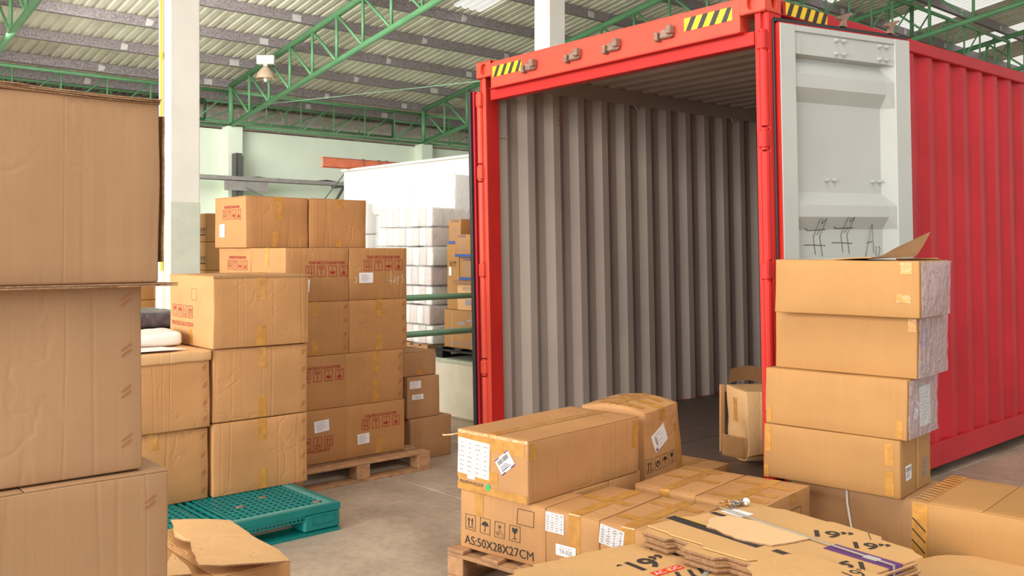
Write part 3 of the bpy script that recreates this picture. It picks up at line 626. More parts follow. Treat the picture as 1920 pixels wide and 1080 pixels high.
# small stack by the platform
G3 = 'small cartons stacked by the container corner'
c = Carton('brown carton with a white strap at the bottom of the small stack near the container', W(3.905, 5.50)[:2], .0, .37, .5, .30, group=G3, mat='card_dull', amp=.004)
c.strip([(-.003, .295), (-.004, .2), (-.003, .01)], .09, .105, 'y', 'strap', 'strap')
c = Carton('brown carton with a TR-013 label in the middle of the small stack', W(3.89, 5.52)[:2], .302, .29, .48, .30, group=G3, mat='card_dull', amp=.003)
c.label('R', .07, .245, .10, .055, lines=3); c.label('R', .09, .155, .10, .038, text='TR-013')
p = P2().row(('glass', 'umbrella', 'five', 'up'), 0, 0, .06, 1.4); p.text('AS:50X28X27CM', 0, -.11, .05, .002, .8); c.put('L', p, 'ink_black', at=(.27, .16)); c.put('L', P2().frame(0, 0, .055, .07, .002), 'ink_black', at=(.38, .22))
c = Carton('small flat brown carton on top of the stack near the container', W(3.87, 5.55)[:2], .604, .30, .42, .18, group=G3, mat='card_dull', amp=.003, seam='x'); c.tape_bottom('x', .5, .05, .05)

# ------------------------------------------------------------------ near tall stack, close to the camera
G4 = 'big plain cartons of the tall near stack'
def near(label, edge_px, z, h, zd, dw, yaw=48.4, amp=.005, w=.62, d=.5, **kw):
    x = (edge_px-960)/1742*zd; y = radians(yaw); ex = Vector((x, zd, 0)); cnr = ex-Vector((sin(y), cos(y), 0))*w
    return Carton(label, cnr[:2], z, w, d, h, yaw=yaw, group=G4, mat='card_pale', amp=amp, step=.045, **kw)
T = .457
c = near('big plain carton at the foot of the tall near stack, mostly below the picture', 318, .03, .47, 2.3, 0)
c = near('big plain carton of the tall near stack jutting out under the stapled one', 316, .51, .478, 2.3, 0, seam='y', w=.66, d=.56); c.staples('R', c.w-.045, [.40, .20, .06])
c = near('big plain carton with copper staples, second from the top of the tall near stack', 266, .993, .452, 2.28, 0, w=.6); c.staples('R', c.w-.04, [.07, .19, .29, .41])
c = near('topmost big plain carton of the tall near stack with a ragged brown lid edge', 300, 1.45, .434, 2.26, 0, w=.64, amp=.006)
mb = MB(); rr = random.Random(2)
for k in range(3):
    pts = [(x*.04, -.006-k*.002+rr.uniform(-.006, .004)) for x in range(0, 17)]
    mb.prism(pts+[(.64, .10), (0, .10)], .4345+k*.0042, .4375+k*.0042, lambda v: Vector((v.x, v.y, v.z+.004*sin(v.x*9))))
mb.build('torn_lid_layer', 'card_edge', c.root)
mb = MB()
for k in range(2):
    pts = [(x*.04+rr.uniform(-.004, .004), -.012+rr.uniform(-.006, .006)) for x in range(1, 18)]
    mb.prism(pts+[(.64, .10), (0.04, .10)], -.004-k*.0045, -.0005-k*.0045)
mb.build('torn_base_flap', 'card_edge', c.root)
mb = MB(); rbox(mb, (.648, .012, .05), (.654, .33, .41), .002, .04, lambda p: Vector((p.x+.012*(p.z-.05)+.004*noise.noise(Vector(p)*14), p.y, p.z+.008*noise.noise(Vector((p.y*30, p.z*30, 2))))))
mb.build('loose_end_flap', 'card_edge', c.root)
# carton with flattened pieces at the near pallet
G5 = None
cp = at(545, 1040, .52)
c = Carton('taped brown carton below the torn cardboard sheets beside the tall near stack', (cp-LA*.52-WB*0)[:2], .03, .52, .6, .475, mat='card', amp=.006, seam='y', name='carton')
c.tape_top('x', .3, .06, .02)
def slabs(name, label, cat, poly, loc, yawd, mat='card_flat', t=.0045, f=None, group=None, parent=None, edge='card_edge'):
    mb = MB(); n = len(poly); fn = f or (lambda v: v)
    bm = bmesh.new(); vs = [bm.verts.new((x, y, 0)) for x, y in poly]; bm.faces.new(vs)
    for it in range(12):
        es = [e for e in bm.edges if e.calc_length() > .09]
        if not es: break
        bmesh.ops.subdivide_edges(bm, edges=es, cuts=1, use_grid_fill=False); bmesh.ops.triangulate(bm, faces=bm.faces)
        if len(bm.faces) > 900: break
    bm.verts.index_update(); V = [v.co.copy() for v in bm.verts]; F = [tuple(v.index for v in fc.verts) for fc in bm.faces]
    bd = [tuple(v.index for v in e.verts) for e in bm.edges if e.is_boundary]
    import_n = len(V); up = [fn(v)+Vector((0, 0, t)) for v in V]; lo = [fn(v) for v in V]; bm.free()
    # faces may point either way: put them up
    mb.add(up+lo, [])
    for fc in F:
        a, b_, c_ = up[fc[0]], up[fc[1]], up[fc[2]]
        if (b_-a).cross(c_-a).z < 0: fc = tuple(reversed(fc))
        mb.f.append(fc); mb.mi.append(0); mb.f.append(tuple(reversed([i+import_n for i in fc]))); mb.mi.append(0)
    for a, b_ in bd: mb.f.append((a, b_, b_+import_n, a+import_n)); mb.mi.append(1)
    o = mb.build(name, [mat, edge], parent, loc, (0, 0, radians(yawd)))
    return tag(o, label, cat, group)
def ragged(poly, n, amp, seed):
    rr = random.Random(seed); out = []
    for a, b_ in zip(poly, poly[1:]+poly[:1]):
        for i in range(n): t = i/n; out.append((a[0]+(b_[0]-a[0])*t+rr.uniform(-amp, amp), a[1]+(b_[1]-a[1])*t+rr.uniform(-amp, amp)))
    return out
loc = at(330, 985, .545)
def wp(pts, z, org): return [((at(u, v, z)-org).x, (at(u, v, z)-org).y) for u, v in pts]
def bend(v): return Vector((v.x, v.y, v.z+.018+.03*max(0, .28-v.x)*1.2*abs(sin(v.y*7+1))+.006*noise.noise(Vector((v.x*8, v.y*8, 0)))))
pl = wp([(322, 975), (430, 972), (455, 985), (470, 1000), (520, 1025), (545, 1046), (500, 1050), (373, 1056), (362, 1030), (355, 1012), (328, 1003)], .545, loc)
slabs('cardboard_sheet', 'torn open cardboard sheet spread over the carton by the teal pallet', 'cardboard', ragged(pl, 3, .004, 4), loc+Vector((0, 0, -.03)), 0, 'card_light', f=bend)
pl = wp([(322, 1035), (352, 1058), (360, 1074), (300, 1079)], .52, loc)
slabs('cardboard_scrap', 'small torn cardboard strip with tape beside the tall near stack', 'cardboard', ragged(pl, 2, .003, 6), Vector((loc.x, loc.y, .512)), 0, 'card_light', f=lambda v: v)

# ------------------------------------------------------------------ taped cartons on the pale pallet
G6 = 'taped 50 cm cartons on the pale wooden pallet'
def row(label, l, w, L, Wd, z=.14, h=.27, yaw=Y3, **kw):
    o = Q(l, w+Wd); kw.setdefault('seam', None)      # near corner is at smaller l, larger w; local x = E1, local y = -E2
    return Carton(label, o[:2], z, L, Wd, h, yaw=yaw, group=G6, **kw)
def hcross(c, many=True):
    c.tape_top('y', .5, .055, .08)
    for t in (.0, .0): pass
    c.band('T', .04, .02, .09, c.d-.02); c.band('T', c.w-.09, .02, c.w-.04, c.d-.02)
c = row('taped carton printed 50X28X27CM with black handling marks, under the biggest carton', 0, .0, .28, .50, amp=.008, seam='x')
p = P2().row(('up', 'umbrella', 'sun', 'glass'), 0, 0, .062, 1.45, .0022); c.put('L', p, 'ink_black', at=(.20, .125))
c.put('L', P2().text('AS:50X28X27CM', 0, 0, .058, .001, .98), 'ink_black', at=(.235, .022)); c.put('L', P2().frame(0, 0, .095, .07, .0025), 'ink_black', at=(.345, .17)); c.band('L', .09, .16, .14, .265)
for k, l in enumerate((.285, .57)): row(['taped carton hidden beneath the middle of the biggest carton', 'taped carton hidden beneath the far end of the biggest carton'][k], l, .0, .28, .45, step=.15)
c = row('taped carton with a white TR-020 label and a paper slip', .0, .505, .50, .28, seam='x', amp=.003); c.tape_top('y', .45, .06, .16); c.label('L', .05, .215, .10, .085, grid=True); c.label('L', .11, .105, .105, .048, text='TR-020', tsize=.026)
c.band('T', .25, .02, .30, .27)
c = row('taped carton with two paper slips beside the TR-020 carton', -.01, .795, .50, .28, seam='x', amp=.003); c.tape_top('y', .5, .06, .2); c.label('L', .06, .215, .12, .08, rot=-6, grid=True); c.label('L', .06, .12, .10, .045, text='TR-020', tsize=.022); c.band('T', .10, .02, .155, .27); c.band('T', .36, .02, .41, .27)
c = row('taped carton half covered by the pile of flattened cartons', -.01, 1.09, .50, .22, seam='x', amp=.003, step=.12); c.tape_top('y', .5, .05, .05)
c = row('taped carton of the back row next to the tilted carton', .60, .575, .50, .325, seam='x', amp=.003); c.tape_top('y', .5, .055, .05); c.band('T', .24, .02, .29, .31); c.band('T', .42, .10, .47, .31)
c = row('taped carton of the back row with a black outlined square', .585, .905, .52, .325, seam='x', amp=.004); c.tape_top('y', .5, .055, .05); c.band('T', .08, .02, .13, .31); c.band('T', .36, .02, .41, .31); c.band('T', .2, .03, .25, .2)
c.put('R', P2().frame(0, 0, .13, .10, .0025), 'ink_black', at=(.28, .10)); c.band('R', .30, .225, .36, .265)
# the big carton on top
ck = at(990, 947, .412)
c = Carton('biggest carton on the taped row with a large shipping table sheet and purple barcode slip', ck[:2], .412, .845, .44, .278, yaw=42.5, amp=.0025, seam='x', step=.05, group=G6)
c.tape_top('y', .5, .06, .02); c.band('L', .0, .205, .42, .262); c.band('L', .16, .12, .215, .26); c.band('L', .0, .055, .26, .11); c.band('L', .0, .0, .435, .035)
c.band('R', .01, .19, .055, .265); c.band('R', .79, .13, .835, .26)
c.label('L', .105, .155, .205, .165, 'paper_cream', rot=-2, grid=True)
def barcode(p, w, h):
    rr = random.Random(9); x = -w*.4
    while x < w*.38: q = rr.choice((.0012, .002, .003)); p.rect(x, h*.08, x+q, h*.36); x += q+rr.choice((.0015, .0025))
    for j in range(3): p.rect(-w*.38, -h*.1-j*h*.12, w*(.1+.1*j), -h*.06-j*h*.12)
c.label('L', .305, .165, .10, .075, rot=38, lines=1, extra=barcode, ink='ink_black')
for x0, y0 in ((-.05, .033), (.02, -.0375), (-.05, -.0375), (.02, .033)): c.put('L', P2().rect(x0, y0, x0+.03, y0+.0045), 'purple', 'label_corner', .003, (.305, .165), rot=38)
c.put('L', P2().text('MEAS:85X44.5X25.5CM', 0, 0, .022, .001, .7), 'ink_black', at=(.09, .03)); c.put('L', P2().poly([(.013*cos(i*pi/8), .017*sin(i*pi/8)) for i in range(16)]), 'green_dot', 'round_sticker', .0025, (.20, .035)); c.label('L', .09, .065, .05, .018, lines=1)
mb = MB().path([c.pt('L', 0, .255, .0), c.pt('L', -.02, .25, .02), c.pt('L', -.05, .245, .03), c.pt('L', -.07, .243, .03)], .004, 6); mb.build('tape_tail', 'tape_clear', c.root)
mb = MB(); rbox(mb, (-.003, .0, .262), (.006, .44, .275), .002, .02, lambda p: c.warp(p)+Vector((.004*noise.noise(Vector(p)*40), 0, .004*noise.noise(Vector(p)*45)))); mb.build('crinkled_tape_edge', 'tape_clear', c.root)
# tilted tall carton
def tilt(c, p):
    t = p.z/c.h; q = Vector(p); q.x += -.10*t*(p.x/c.w)*.9; q.z += .035*(1-abs(p.y/c.d-.5)*2)*t*0 ; q.z += .03*t*sin(pi*min(1, max(0, p.y/c.d))) - .02*t*(1-p.x/c.w); return q
ck = Q(.98, .40)
c = Carton('tilted taped carton with a white shipping slip and handwriting, behind the biggest carton', ck[:2], .14, .40, .42, .553, yaw=42, amp=.008, shape=tilt, seam='x', step=.05)
c.tape_top('y', .5, .06, .0); c.tape_top('x', .5, .06, .06); c.label('R', .155, .40, .155, .10, rot=22, lines=4, extra=lambda p, w, h: p.rect(-w*.3, -h*.2, -w*.2, h*.25)); c.put('R', P2().rect(-.07, -.045, -.045, -.035), 'purple', 'label_corner', .003, (.155, .40), rot=22)
c.put('R', P2().row(('up', 'hand', 'umbrella', 'glass'), 0, 0, .062, 1.28, .002), 'ink_black', at=(.155, .27), rot=2)
p = P2(); rr = random.Random(8)
for k in range(5):
    x = .04+k*.05; p.stroke([(x+rr.uniform(-.02, .02), .08+rr.uniform(0, .16)) for i in range(5)], .0025)
c.put('T', p, 'pen', 'pen_writing'); c.band('R', .33, .05, .38, .45); c.band('T', .05, .05, .1, .33); c.band('T', .28, .05, .33, .33); c.band('R', .12, .02, .22, .17)
# low carton on the container threshold
ck = at(1275, 888, .335)
c = Carton('low brown carton lying between the tilted carton and the container doorway', Q(1.375, .47)[:2], .0, .38, .34, .292, yaw=Y3+3, seam='x', amp=.004, mat='card'); c.tape_top('y', .5, .05, .05)

# ------------------------------------------------------------------ right stack
G7 = 'large cartons wrapped in clear film by the container door'
YR = 42.0; ELr = Vector((sin(radians(YR)), cos(radians(YR)), 0)); EWr = Vector((cos(radians(YR)), -sin(radians(YR)), 0))
def rstack(label, px, yc, z, w, d, h, **kw):      # px,yc: picture point of its bottom near corner
    p = at(px, yc, z); return Carton(label, p[:2], z, w, d, h, yaw=YR, group=G7, step=.05, **kw)
def wrapfilm(c):
    mb = MB(); rbox(mb, (.004, -.006, .004), (c.w-.01, -.004, c.h-.004), .0008, .03, lambda p: c.warp(p)+Vector((0, .005*noise.noise(Vector(p)*22+c.seed)-.003, 0))); mb.build('clear_film', 'wrap_clear', c.root, smooth=True)
zt = .378
c = rstack('brown carton with a white strap at the foot of the film wrapped stack', 1712, 1088, .002, .44, .60, .373, mat='card_dull', amp=.006)
mb = MB().path([c.pt('L', .29, .37, .003), c.pt('L', .295, .3, .008), c.pt('L', .315, .2, .012), c.pt('L', .345, .12, .012), c.pt('L', .42, .10, .012), c.pt('L', .59, .12, .012)], .006, 6); mb.build('strap', 'strap', c.root, smooth=True); c.staples('R', .03, [.1, .2])
c = rstack('large carton with a barcode slip, second from the bottom of the film wrapped stack', 1688, 937, zt, .42, .68, .268, mat='card_orange', amp=.004)
c.label('R', .09, .11, .075, .07, rot=3, lines=5, extra=barcode); c.put('R', P2().row(('up', 'glass'), 0, 0, .04, 1.2).row(('hand', 'umbrella'), 0, -.05, .04, 1.2), 'ink_grey', at=(.33, .12)); c.band('R', .2, .01, .24, .26)
c.band('L', .61, .15, .65, .25); c.band('L', .61, .01, .65, .12); c.band('L', .01, .13, .04, .26); c.band('L', .003, .0, .03, .06)
z2 = zt+.270; c = rstack('large carton bulging at its lower edge with green paperwork, middle of the film wrapped stack', 1700, 828, z2, .42, .70, .280, mat='card_orange', amp=.007)
c.label('R', .23, .14, .16, .19, 'paper_green', lines=8); c.label('R', .11, .13, .05, .085, rot=-25, lines=4, extra=barcode); wrapfilm(c); c.band('L', .65, .01, .68, .09); c.band('L', .01, .01, .035, .09)
c.put('R', P2().poly([(.012*cos(i*pi/8), .014*sin(i*pi/8)) for i in range(16)]), 'green_dot', 'round_sticker', .0025, (.16, .245))
z3 = z2+.282; c = rstack('large carton with pale blue print, second from the top of the film wrapped stack', 1720, 712, z3, .42, .70, .285, mat='card_orange', amp=.004)
c.put('R', P2().row(('up', 'glass', 'umbrella'), 0, 0, .035, 1.1).row(('hand', 'five', 'sun'), 0, -.045, .035, 1.1), 'ink_blue', at=(.10, .21)); c.put('R', P2().text('MEAS:70X42X28CM', 0, 0, .022, 0, .7), 'ink_blue', at=(.10, .04)); wrapfilm(c); c.band('L', .66, .22, .695, .28)
z4 = z3+.287; c = rstack('topmost carton of the film wrapped stack with an open lid corner', 1724, 598, z4, .42, .70, .262, mat='card_orange', amp=.008)
wrapfilm(c); c.band('L', .62, .20, .67, .255); c.band('L', .60, .07, .665, .11)
sag = lambda p: Vector((p.x, p.y, p.z-.018*sin(p.y/.7*pi)*0+.012*sin(p.y*8)))
mb = MB(); rbox(mb, (.0, .22, .262), (.40, .70, .268), .002, .05, lambda p: c.warp(sag(p))); mb.build('lid_flap', 'card_orange', c.root, smooth=True)
mb = MB(); rbox(mb, (.0, .0, 0), (.25, .20, .005), .001, .05, lambda p: Vector((p.x*.9+.02, .03+p.y*.85, .268+.12*(p.x/.25)**1.3*(1-p.y/.3)+.01))); mb.build('raised_flap', 'card_inner', c.root, smooth=True)
mb = MB(); rbox(mb, (.25, .0, .265), (.42, .2, .270), .001, .05, lambda p: c.warp(Vector((p.x, p.y, p.z+.02*sin(p.x*12))))); mb.build('side_flap', 'card_inner', c.root, smooth=True)
# striped carton at the corner
cc = Vector((1.536, 3.58, 0))+EWr*.52
c = Carton('carton with diagonal black striped corner tape, in front of the film wrapped stack', cc[:2], 0, .5, .52, .568, yaw=YR, mat='card_orange', amp=.006, seam='x')
p = P2()
for k in range(6): p.line((.004, .50-k*.042), (.055, .455-k*.042), .005)
c.put('L', p, 'ink_black', 'stripe_print', .0028); c.band('L', .002, .2, .062, .555)
p = P2()
for k in range(12): p.line((.02+k*.04, .46), (.035+k*.04, .515), .005)
c.put('T', p, 'ink_black', 'stripe_print', .0028); c.band('T', .0, .455, .5, .518)
p = P2()

# ------------------------------------------------------------------ flattened cartons
def plane_frame(O, ex, ey):
    a = math.degrees(math.atan2(ex.y, ex.x)); return a
ZF = .545
OF = at(1215, 985, ZF); OF.z = 0
e1 = Vector((.58, -.815, 0)); e2 = Vector((.815, .58, 0))
angF = math.degrees(math.atan2(e2.y, e2.x))            # local x = e2, local y = -e1
def Fl(a, b): return (b, -a)                            # a along e1, b along e2 -> local xy
outl = [(0, 0), (.0, .20), (.015, .205), (.01, .50), (.03, .53), (.13, .55), (.15, .565), (.34, .56), (.36, .575), (.56, .56), (.58, .53), (.70, .52), (.72, .50), (.76, .48), (.76, .08), (.70, .05), (.47, .045), (.45, .0), (.28, -.02), (.26, .005), (.12, -.008), (.10, .0)]
GF = 'flattened cartons in the strapped pile'
rr = random.Random(21)
NL = 8
for k in range(NL):
    z = .482+k*.0083; s = rr.uniform(-.012, .012); s2 = rr.uniform(-.015, .012)
    if k == NL-1: s = s2 = 0; poly = [Fl(a, b) for a, b in outl]
    else:
        oo = [(0, .02), (.0, .20), (.02, .21), (.02, .50), (.12, .52), (.56, .54), (.58, .50), (.70, .50), (.74, .46), (.77, .44), (.77, .08), (.54, .05), (.52, .01), (.38, .0), (.36, -.04), (.23, -.055), (.21, .0), (.14, -.0), (.13, -.03), (.02, -.035)]
        poly = [Fl(a+s, b+s2) for a, b in oo]
    lab = 'top sheet of the strapped pile of flattened cartons, printed 19 inch marks' if k == NL-1 else 'folded flat carton edge in the strapped pile, ' + ['lowest layer', 'second layer up', 'third layer up', 'fourth layer up', 'fifth layer up', 'sixth layer up', 'directly under the top sheet'][k]
    slabs('flat_carton', lab, 'cardboard', poly, OF+Vector((0, 0, z)), angF, 'card_flat', .0055 if k < NL-1 else .005, group=GF, edge='card_edge' if k < NL-1 else 'card_flat')
topz = .482+(NL-1)*.0083+.005
topo = [o for o in COL.objects if o.get('label', '').startswith('top sheet of the strapped')][0]
def on_top(p2, mat, name, a, b, rotd=0, z=None, parent=None, loc=None, ang=None):
    mb = MB(); q = radians(rotd); x0, y0 = Fl(a, b)
    mb.add([Vector((x0+x*cos(q)-y*sin(q), y0+x*sin(q)+y*cos(q), (.0056 if z is None else z))) for x, y in p2.v], p2.f)
    return mb.build(name, mat, parent or topo)
on_top(P2().rect(0, 0, .05, .42), 'black_print', 'printed_band', .39, .115); on_top(P2().rect(0, 0, .005, .42), 'yellow', 'printed_line', .39, .165, z=.0058)
on_top(P2().rect(0, 0, .028, .09), 'black_print', 'printed_band', .11, .295)
on_top(P2().text('19”', 0, -.03, .105, .03, 1.0), 'black_print', 'printed_number', .45, .438, -50)
on_top(P2().text('19”', 0, -.03, .095, .03, 1.0), 'black_print', 'printed_number', .60, .435, -50)
on_top(P2().text('19”', 0, -.03, .095, .03, 1.0), 'black_print', 'printed_number', .66, .22, 130)
on_top(P2().line((0, 0), (.06, .05), .003), 'black_print', 'slot', .56, .50, 0); on_top(P2().rect(0, 0, .03, .16), 'black_print', 'printed_band', .60, .13)
x0, y0 = Fl(.762, .29); mb = MB().box((x0, y0, .0062), (x0+.07, y0+.24, .0070)).box((x0, y0-.0016, -.030), (x0+.07, y0, .0070)); mb.build('purple_label', 'purple', topo)
on_top(P2().rect(.012, 0, .045, .05), 'paper', 'white_patch', .70, .30, 0, z=.0072); mb = MB().box((x0, y0-.0016, -.062), (x0+.07, y0, -.0305)); mb.build('red_label_end', 'label_red', topo)
# strap across the pile (rests on it)
pts = [Fl(.01, .365), Fl(.25, .345), Fl(.5, .325), Fl(.763, .31)]
mb = MB()
for p_, q_ in zip(pts, pts[1:]): mb.bar((p_[0], p_[1], 0), (q_[0], q_[1], 0), .010, .0016)
mb.box((pts[-1][0]-.005, pts[-1][1]-.003, -.07), (pts[-1][0]+.005, pts[-1][1]-.0016, .0008))
tag(mb.build('packing_strap', 'strap_grey', None, OF+Vector((0, 0, topz+.0085)), (0, 0, radians(angF))), 'grey plastic packing strap drawn across the flattened carton pile', 'strap')
# torn piece on top
pl = ragged([Fl(.14, .15), Fl(.08, .24), Fl(.10, .325), Fl(.26, .345), Fl(.44, .325), Fl(.42, .16), Fl(.30, .125)], 5, .005, 31)
slabs('torn_cardboard', 'ragged torn piece of cardboard lying on the strapped pile', 'cardboard', pl, OF+Vector((0, 0, topz+.001)), angF, 'card_torn', .005, f=lambda v: Vector((v.x, v.y, v.z+.003*abs(noise.noise(Vector((v.x*9, v.y*9, 3)))))))
tag(MB().prism([(0, 0), (.07, .0), (.07, .10), (0, .10)], 0, .001).build('paper_slip', 'paper', None, OF+e1*.13+e2*.345+Vector((0, 0, topz+.001)), (0, 0, radians(angF))), 'whitish paper slip on the flattened carton pile by the key bundle', 'paper')
# key bundle
root = empty('key_bundle', OF+e1*.03+e2*.434+Vector((0, 0, topz+.002)), .4, 'bundle of small metal keys and chain with a white bead', 'keys')
rr = random.Random(4)
for k in range(9):
    mb = MB(); a = rr.uniform(0, 6.28); x, y = rr.uniform(-.035, .03), rr.uniform(-.02, .02); M = Matrix.Translation((x, y, .004+rr.uniform(0, .014))) @ Matrix.Rotation(a, 4, 'Z') @ Matrix.Rotation(rr.uniform(-.5, .5), 4, 'X')
    mb.lathe([(.004, -.001), (.010, -.001), (.010, .001), (.004, .001), (.004, -.001)], 12, M); mb.box((.008, -.003, -.001), (.034, .003, .001), M).box((.022, .003, -.001), (.026, .006, .001), M).box((.029, .003, -.001), (.032, .006, .001), M); mb.build('key', 'steel' if k % 3 else 'copper', root)
for k in range(8):
    M = Matrix.Translation((-.03+k*.009, rr.uniform(-.015, .015), .012+rr.uniform(0, .012))) @ Matrix.Rotation(rr.uniform(0, 3), 4, 'Z') @ Matrix.Rotation(1.2, 4, 'X')
    mb = MB(); mb.path([M @ Vector((.009*cos(i*pi/5), .009*sin(i*pi/5), 0)) for i in range(11)], .0015, 5); mb.build('chain_link', 'steel', root, smooth=True)
mb = MB().lathe([(.0005, -.015)]+[(.015*cos(t*pi/10), .015*sin(t*pi/10)) for t in range(-4, 5)]+[(.0005, .015)], 16, Matrix.Translation((.045, .0, .016))); mb.build('bead', 'pearl', root, smooth=True)
mb = MB().lathe([(.0005, .0), (.019, 0), (.019, .004), (.0005, .004)], 16, Matrix.Translation((.03, .03, .004))); mb.build('medal', 'steel', root)

# lower spread pile in front
OG = at(1187, 1020, .475); OG.z = 0; g2 = Vector((-.905, -.425, 0)); g1 = Vector((.425, -.905, 0)); angG = math.degrees(math.atan2(-g2.y, -g2.x))
def Gl(a, b): return (-b, -a)                           # a towards the camera, b towards the left
outg = [(.0, 0), (.0, .10), (.01, .22), (.02, .23), (.025, .31), (.035, .315), (.04, .42), (.06, .42), (.06, .50), (.10, .52), (.1, .62), (.62, .62), (.64, .5), (.9, .5), (.9, -.30), (.5, -.42), (.30, -.45), (.12, -.42), (.10, -.10), (.0, -.06)]
GG = 'flattened cartons spread along the near edge'
for k in range(4):
    z = .440+k*.0095; s = .012*(3-k)
    poly = [Gl(a+(s if 0 < a < .5 else -s), b*(1-s)) for a, b in outg]
    lab = 'top flattened carton of the near pile printed with 19 inch and AC DC marks' if k == 3 else 'flattened carton of the near pile beneath its printed top sheet, ' + ['lowest', 'second', 'third'][k] + ' layer'
    o = slabs('flat_carton', lab, 'cardboard', poly, OG+Vector((0, 0, z)), angG, 'card_flat', .006, group=GG, edge='card_flat'); topg = o
def on_g(p2, mat, name, a, b, rotd=0, z=.0072):
    mb = MB(); q = radians(rotd); x0, y0 = Gl(a, b); mb.add([Vector((x0+x*cos(q)-y*sin(q), y0+x*sin(q)+y*cos(q), z)) for x, y in p2.v], p2.f); return mb.build(name, mat, topg)
on_g(P2().text('19”', 0, -.035, .125, .03, 1.0), 'black_print', 'printed_number', .20, .062, 10)
on_g(P2().text('19”', 0, -.03, .09, .03, 1.0), 'black_print', 'printed_number', .145, -.112, 0)
on_g(P2().rect(-.065, -.015, .065, .022), 'label_red', 'red_flash', .285, .045, 12); on_g(P2().text('AC  DC', 0, 0, .032, .001, 1.1), 'paper', 'flash_lettering', .292, .045, 12, .0076)
on_g(P2().poly([(.004, .02), (-.008, -.001), (0, 0), (-.006, -.016), (.009, .005), (.001, .004)]), 'yellow', 'lightning_mark', .285, .043, 12, .0077)
for b in (.05, .0, -.04): on_g(P2().line((0, 0), (.03, .05), .014).line((-.01, -.01), (.01, .0), .01), 'black_print', 'tool_drawing', .36, b, 10)
on_g(P2().line((0, 0), (.0, .10), .004), 'black_print', 'slot', .09, -.02, -20); on_g(P2().poly([(0, 0), (.03, .006), (.014, .018)]), 'black_print', 'hole', .18, .18)
mb = MB().add([Vector((*Gl(a, b), .0085+i*0)) for a, b in ((.42, .02), (.16, -.34), (.15, -.33), (.41, .035))for i in (0,)], [(0, 1, 2, 3)]); mb.build('packing_strap', 'strap_grey', topg)
on_g(P2().rect(0, 0, .12, .05), 'paper', 'white_patch', .27, -.30, -10); on_g(P2().rect(0, 0, .10, .03), 'teal_edge', 'teal_patch', .19, -.17, 10, .0074); on_g(P2().rect(.03, 0.004, .10, .028), 'black_print', 'photo_patch', .19, -.17, 10, .0076)
# supports for the flattened piles, out of view below them
c = Carton('brown carton carrying the near flattened cartons, hidden below the picture', at(1180, 1079, .395)[:2] , .0, .5, .5, .437, yaw=25, step=.2, mat='card')
c.root.location = (.12, 2.50, 0); c.root.rotation_euler = (0, 0, .44)
c = Carton('brown carton carrying the strapped pile, hidden beneath it', (.72, 2.62), .0, .55, .60, .437, yaw=25, step=.2, mat='card'); c.root.rotation_euler = (0, 0, .40)
c = Carton('brown carton below the loose flat sheet at the corner, hidden', (1.35, 2.70), .0, .5, .5, .392, yaw=25, step=.2, mat='card'); c.root.rotation_euler = (0, 0, .35)
# sheet at the right corner and the wide front sheet
OH = at(1755, 1042, .40); OH.z = 0
slabs('flat_carton', 'flattened carton lying below the striped carton at the corner', 'cardboard', [(-.30, -.30), (-.10, -.05), (.0, .0), (.05, .01), (.30, -.02), (.35, -.30), (.30, -.75), (-.30, -.75)], OH+Vector((0, 0, .394)), 0, 'card_flat', .006)
OI = at(1415, 1060, .56); OI.z = 0
oi = slabs('flat_carton', 'wide flattened carton lying over the strapped pile at the bottom edge', 'cardboard', wp([(1398, 1062), (1425, 1046), (1478, 1036), (1530, 1040), (1600, 1064), (1700, 1085), (1700, 1300), (1420, 1300), (1410, 1072)], .56, Vector((OI.x, OI.y, 0))), OI+Vector((0, 0, topz+.006)), 0, 'card_flat', .005)
mb = MB(); p2 = P2().text('19”', 0, 0, .08, .003); mb.add([Vector(((at(1622, 1078, .56)-OI).x+x*.8-y*.5, (at(1622, 1078, .56)-OI).y+x*.4+y*.9, .0056)) for x, y in p2.v], p2.f); mb.build('printed_number', 'black_print', oi)

# ------------------------------------------------------------------ far boxes behind the pillar, wrapped goods
G8 = 'small far cartons stacked behind the white pillar'
for i, (px, wd) in enumerate(((352, .42), (388, .42))):
    for k in range(6):
        Y = 10.9+i*-.4; X = (px-960)/1742*Y; c = Carton(('pale carton behind the pillar, ' + ['floor', 'second', 'third', 'fourth', 'fifth marked', 'top marked'][k] + (' tier, pillar side' if i == 0 else ' tier, by the red marked stack')), (X, Y), k*.324, .40, .40, .32, group=G8, mat='card_orange', step=.14)
        if k > 3: c.put('L', P2().row(('up', 'umbrella', 'glass'), 0, 0, .05).rect(-.1, -.06, .1, -.045), 'ink_black', at=(.27, .13))
G9 = 'orange brown cartons behind the gap by the tall near stack'
for k in range(4):
    for i in range(2):
        X = (240+i*36-960)/1742*11; c = Carton('orange carton far behind the dark bags, ' + ['floor', 'second', 'third', 'top'][k] + ' tier ' + ('beside the pillar' if i else 'farther from the pillar'), (X, 11.0+i*.2), k*.31, .33, .35, .305, group=G9, mat='card_orange', step=.14)
        if k > 2: c.label('L', .2, .2, .06, .07, lines=1)
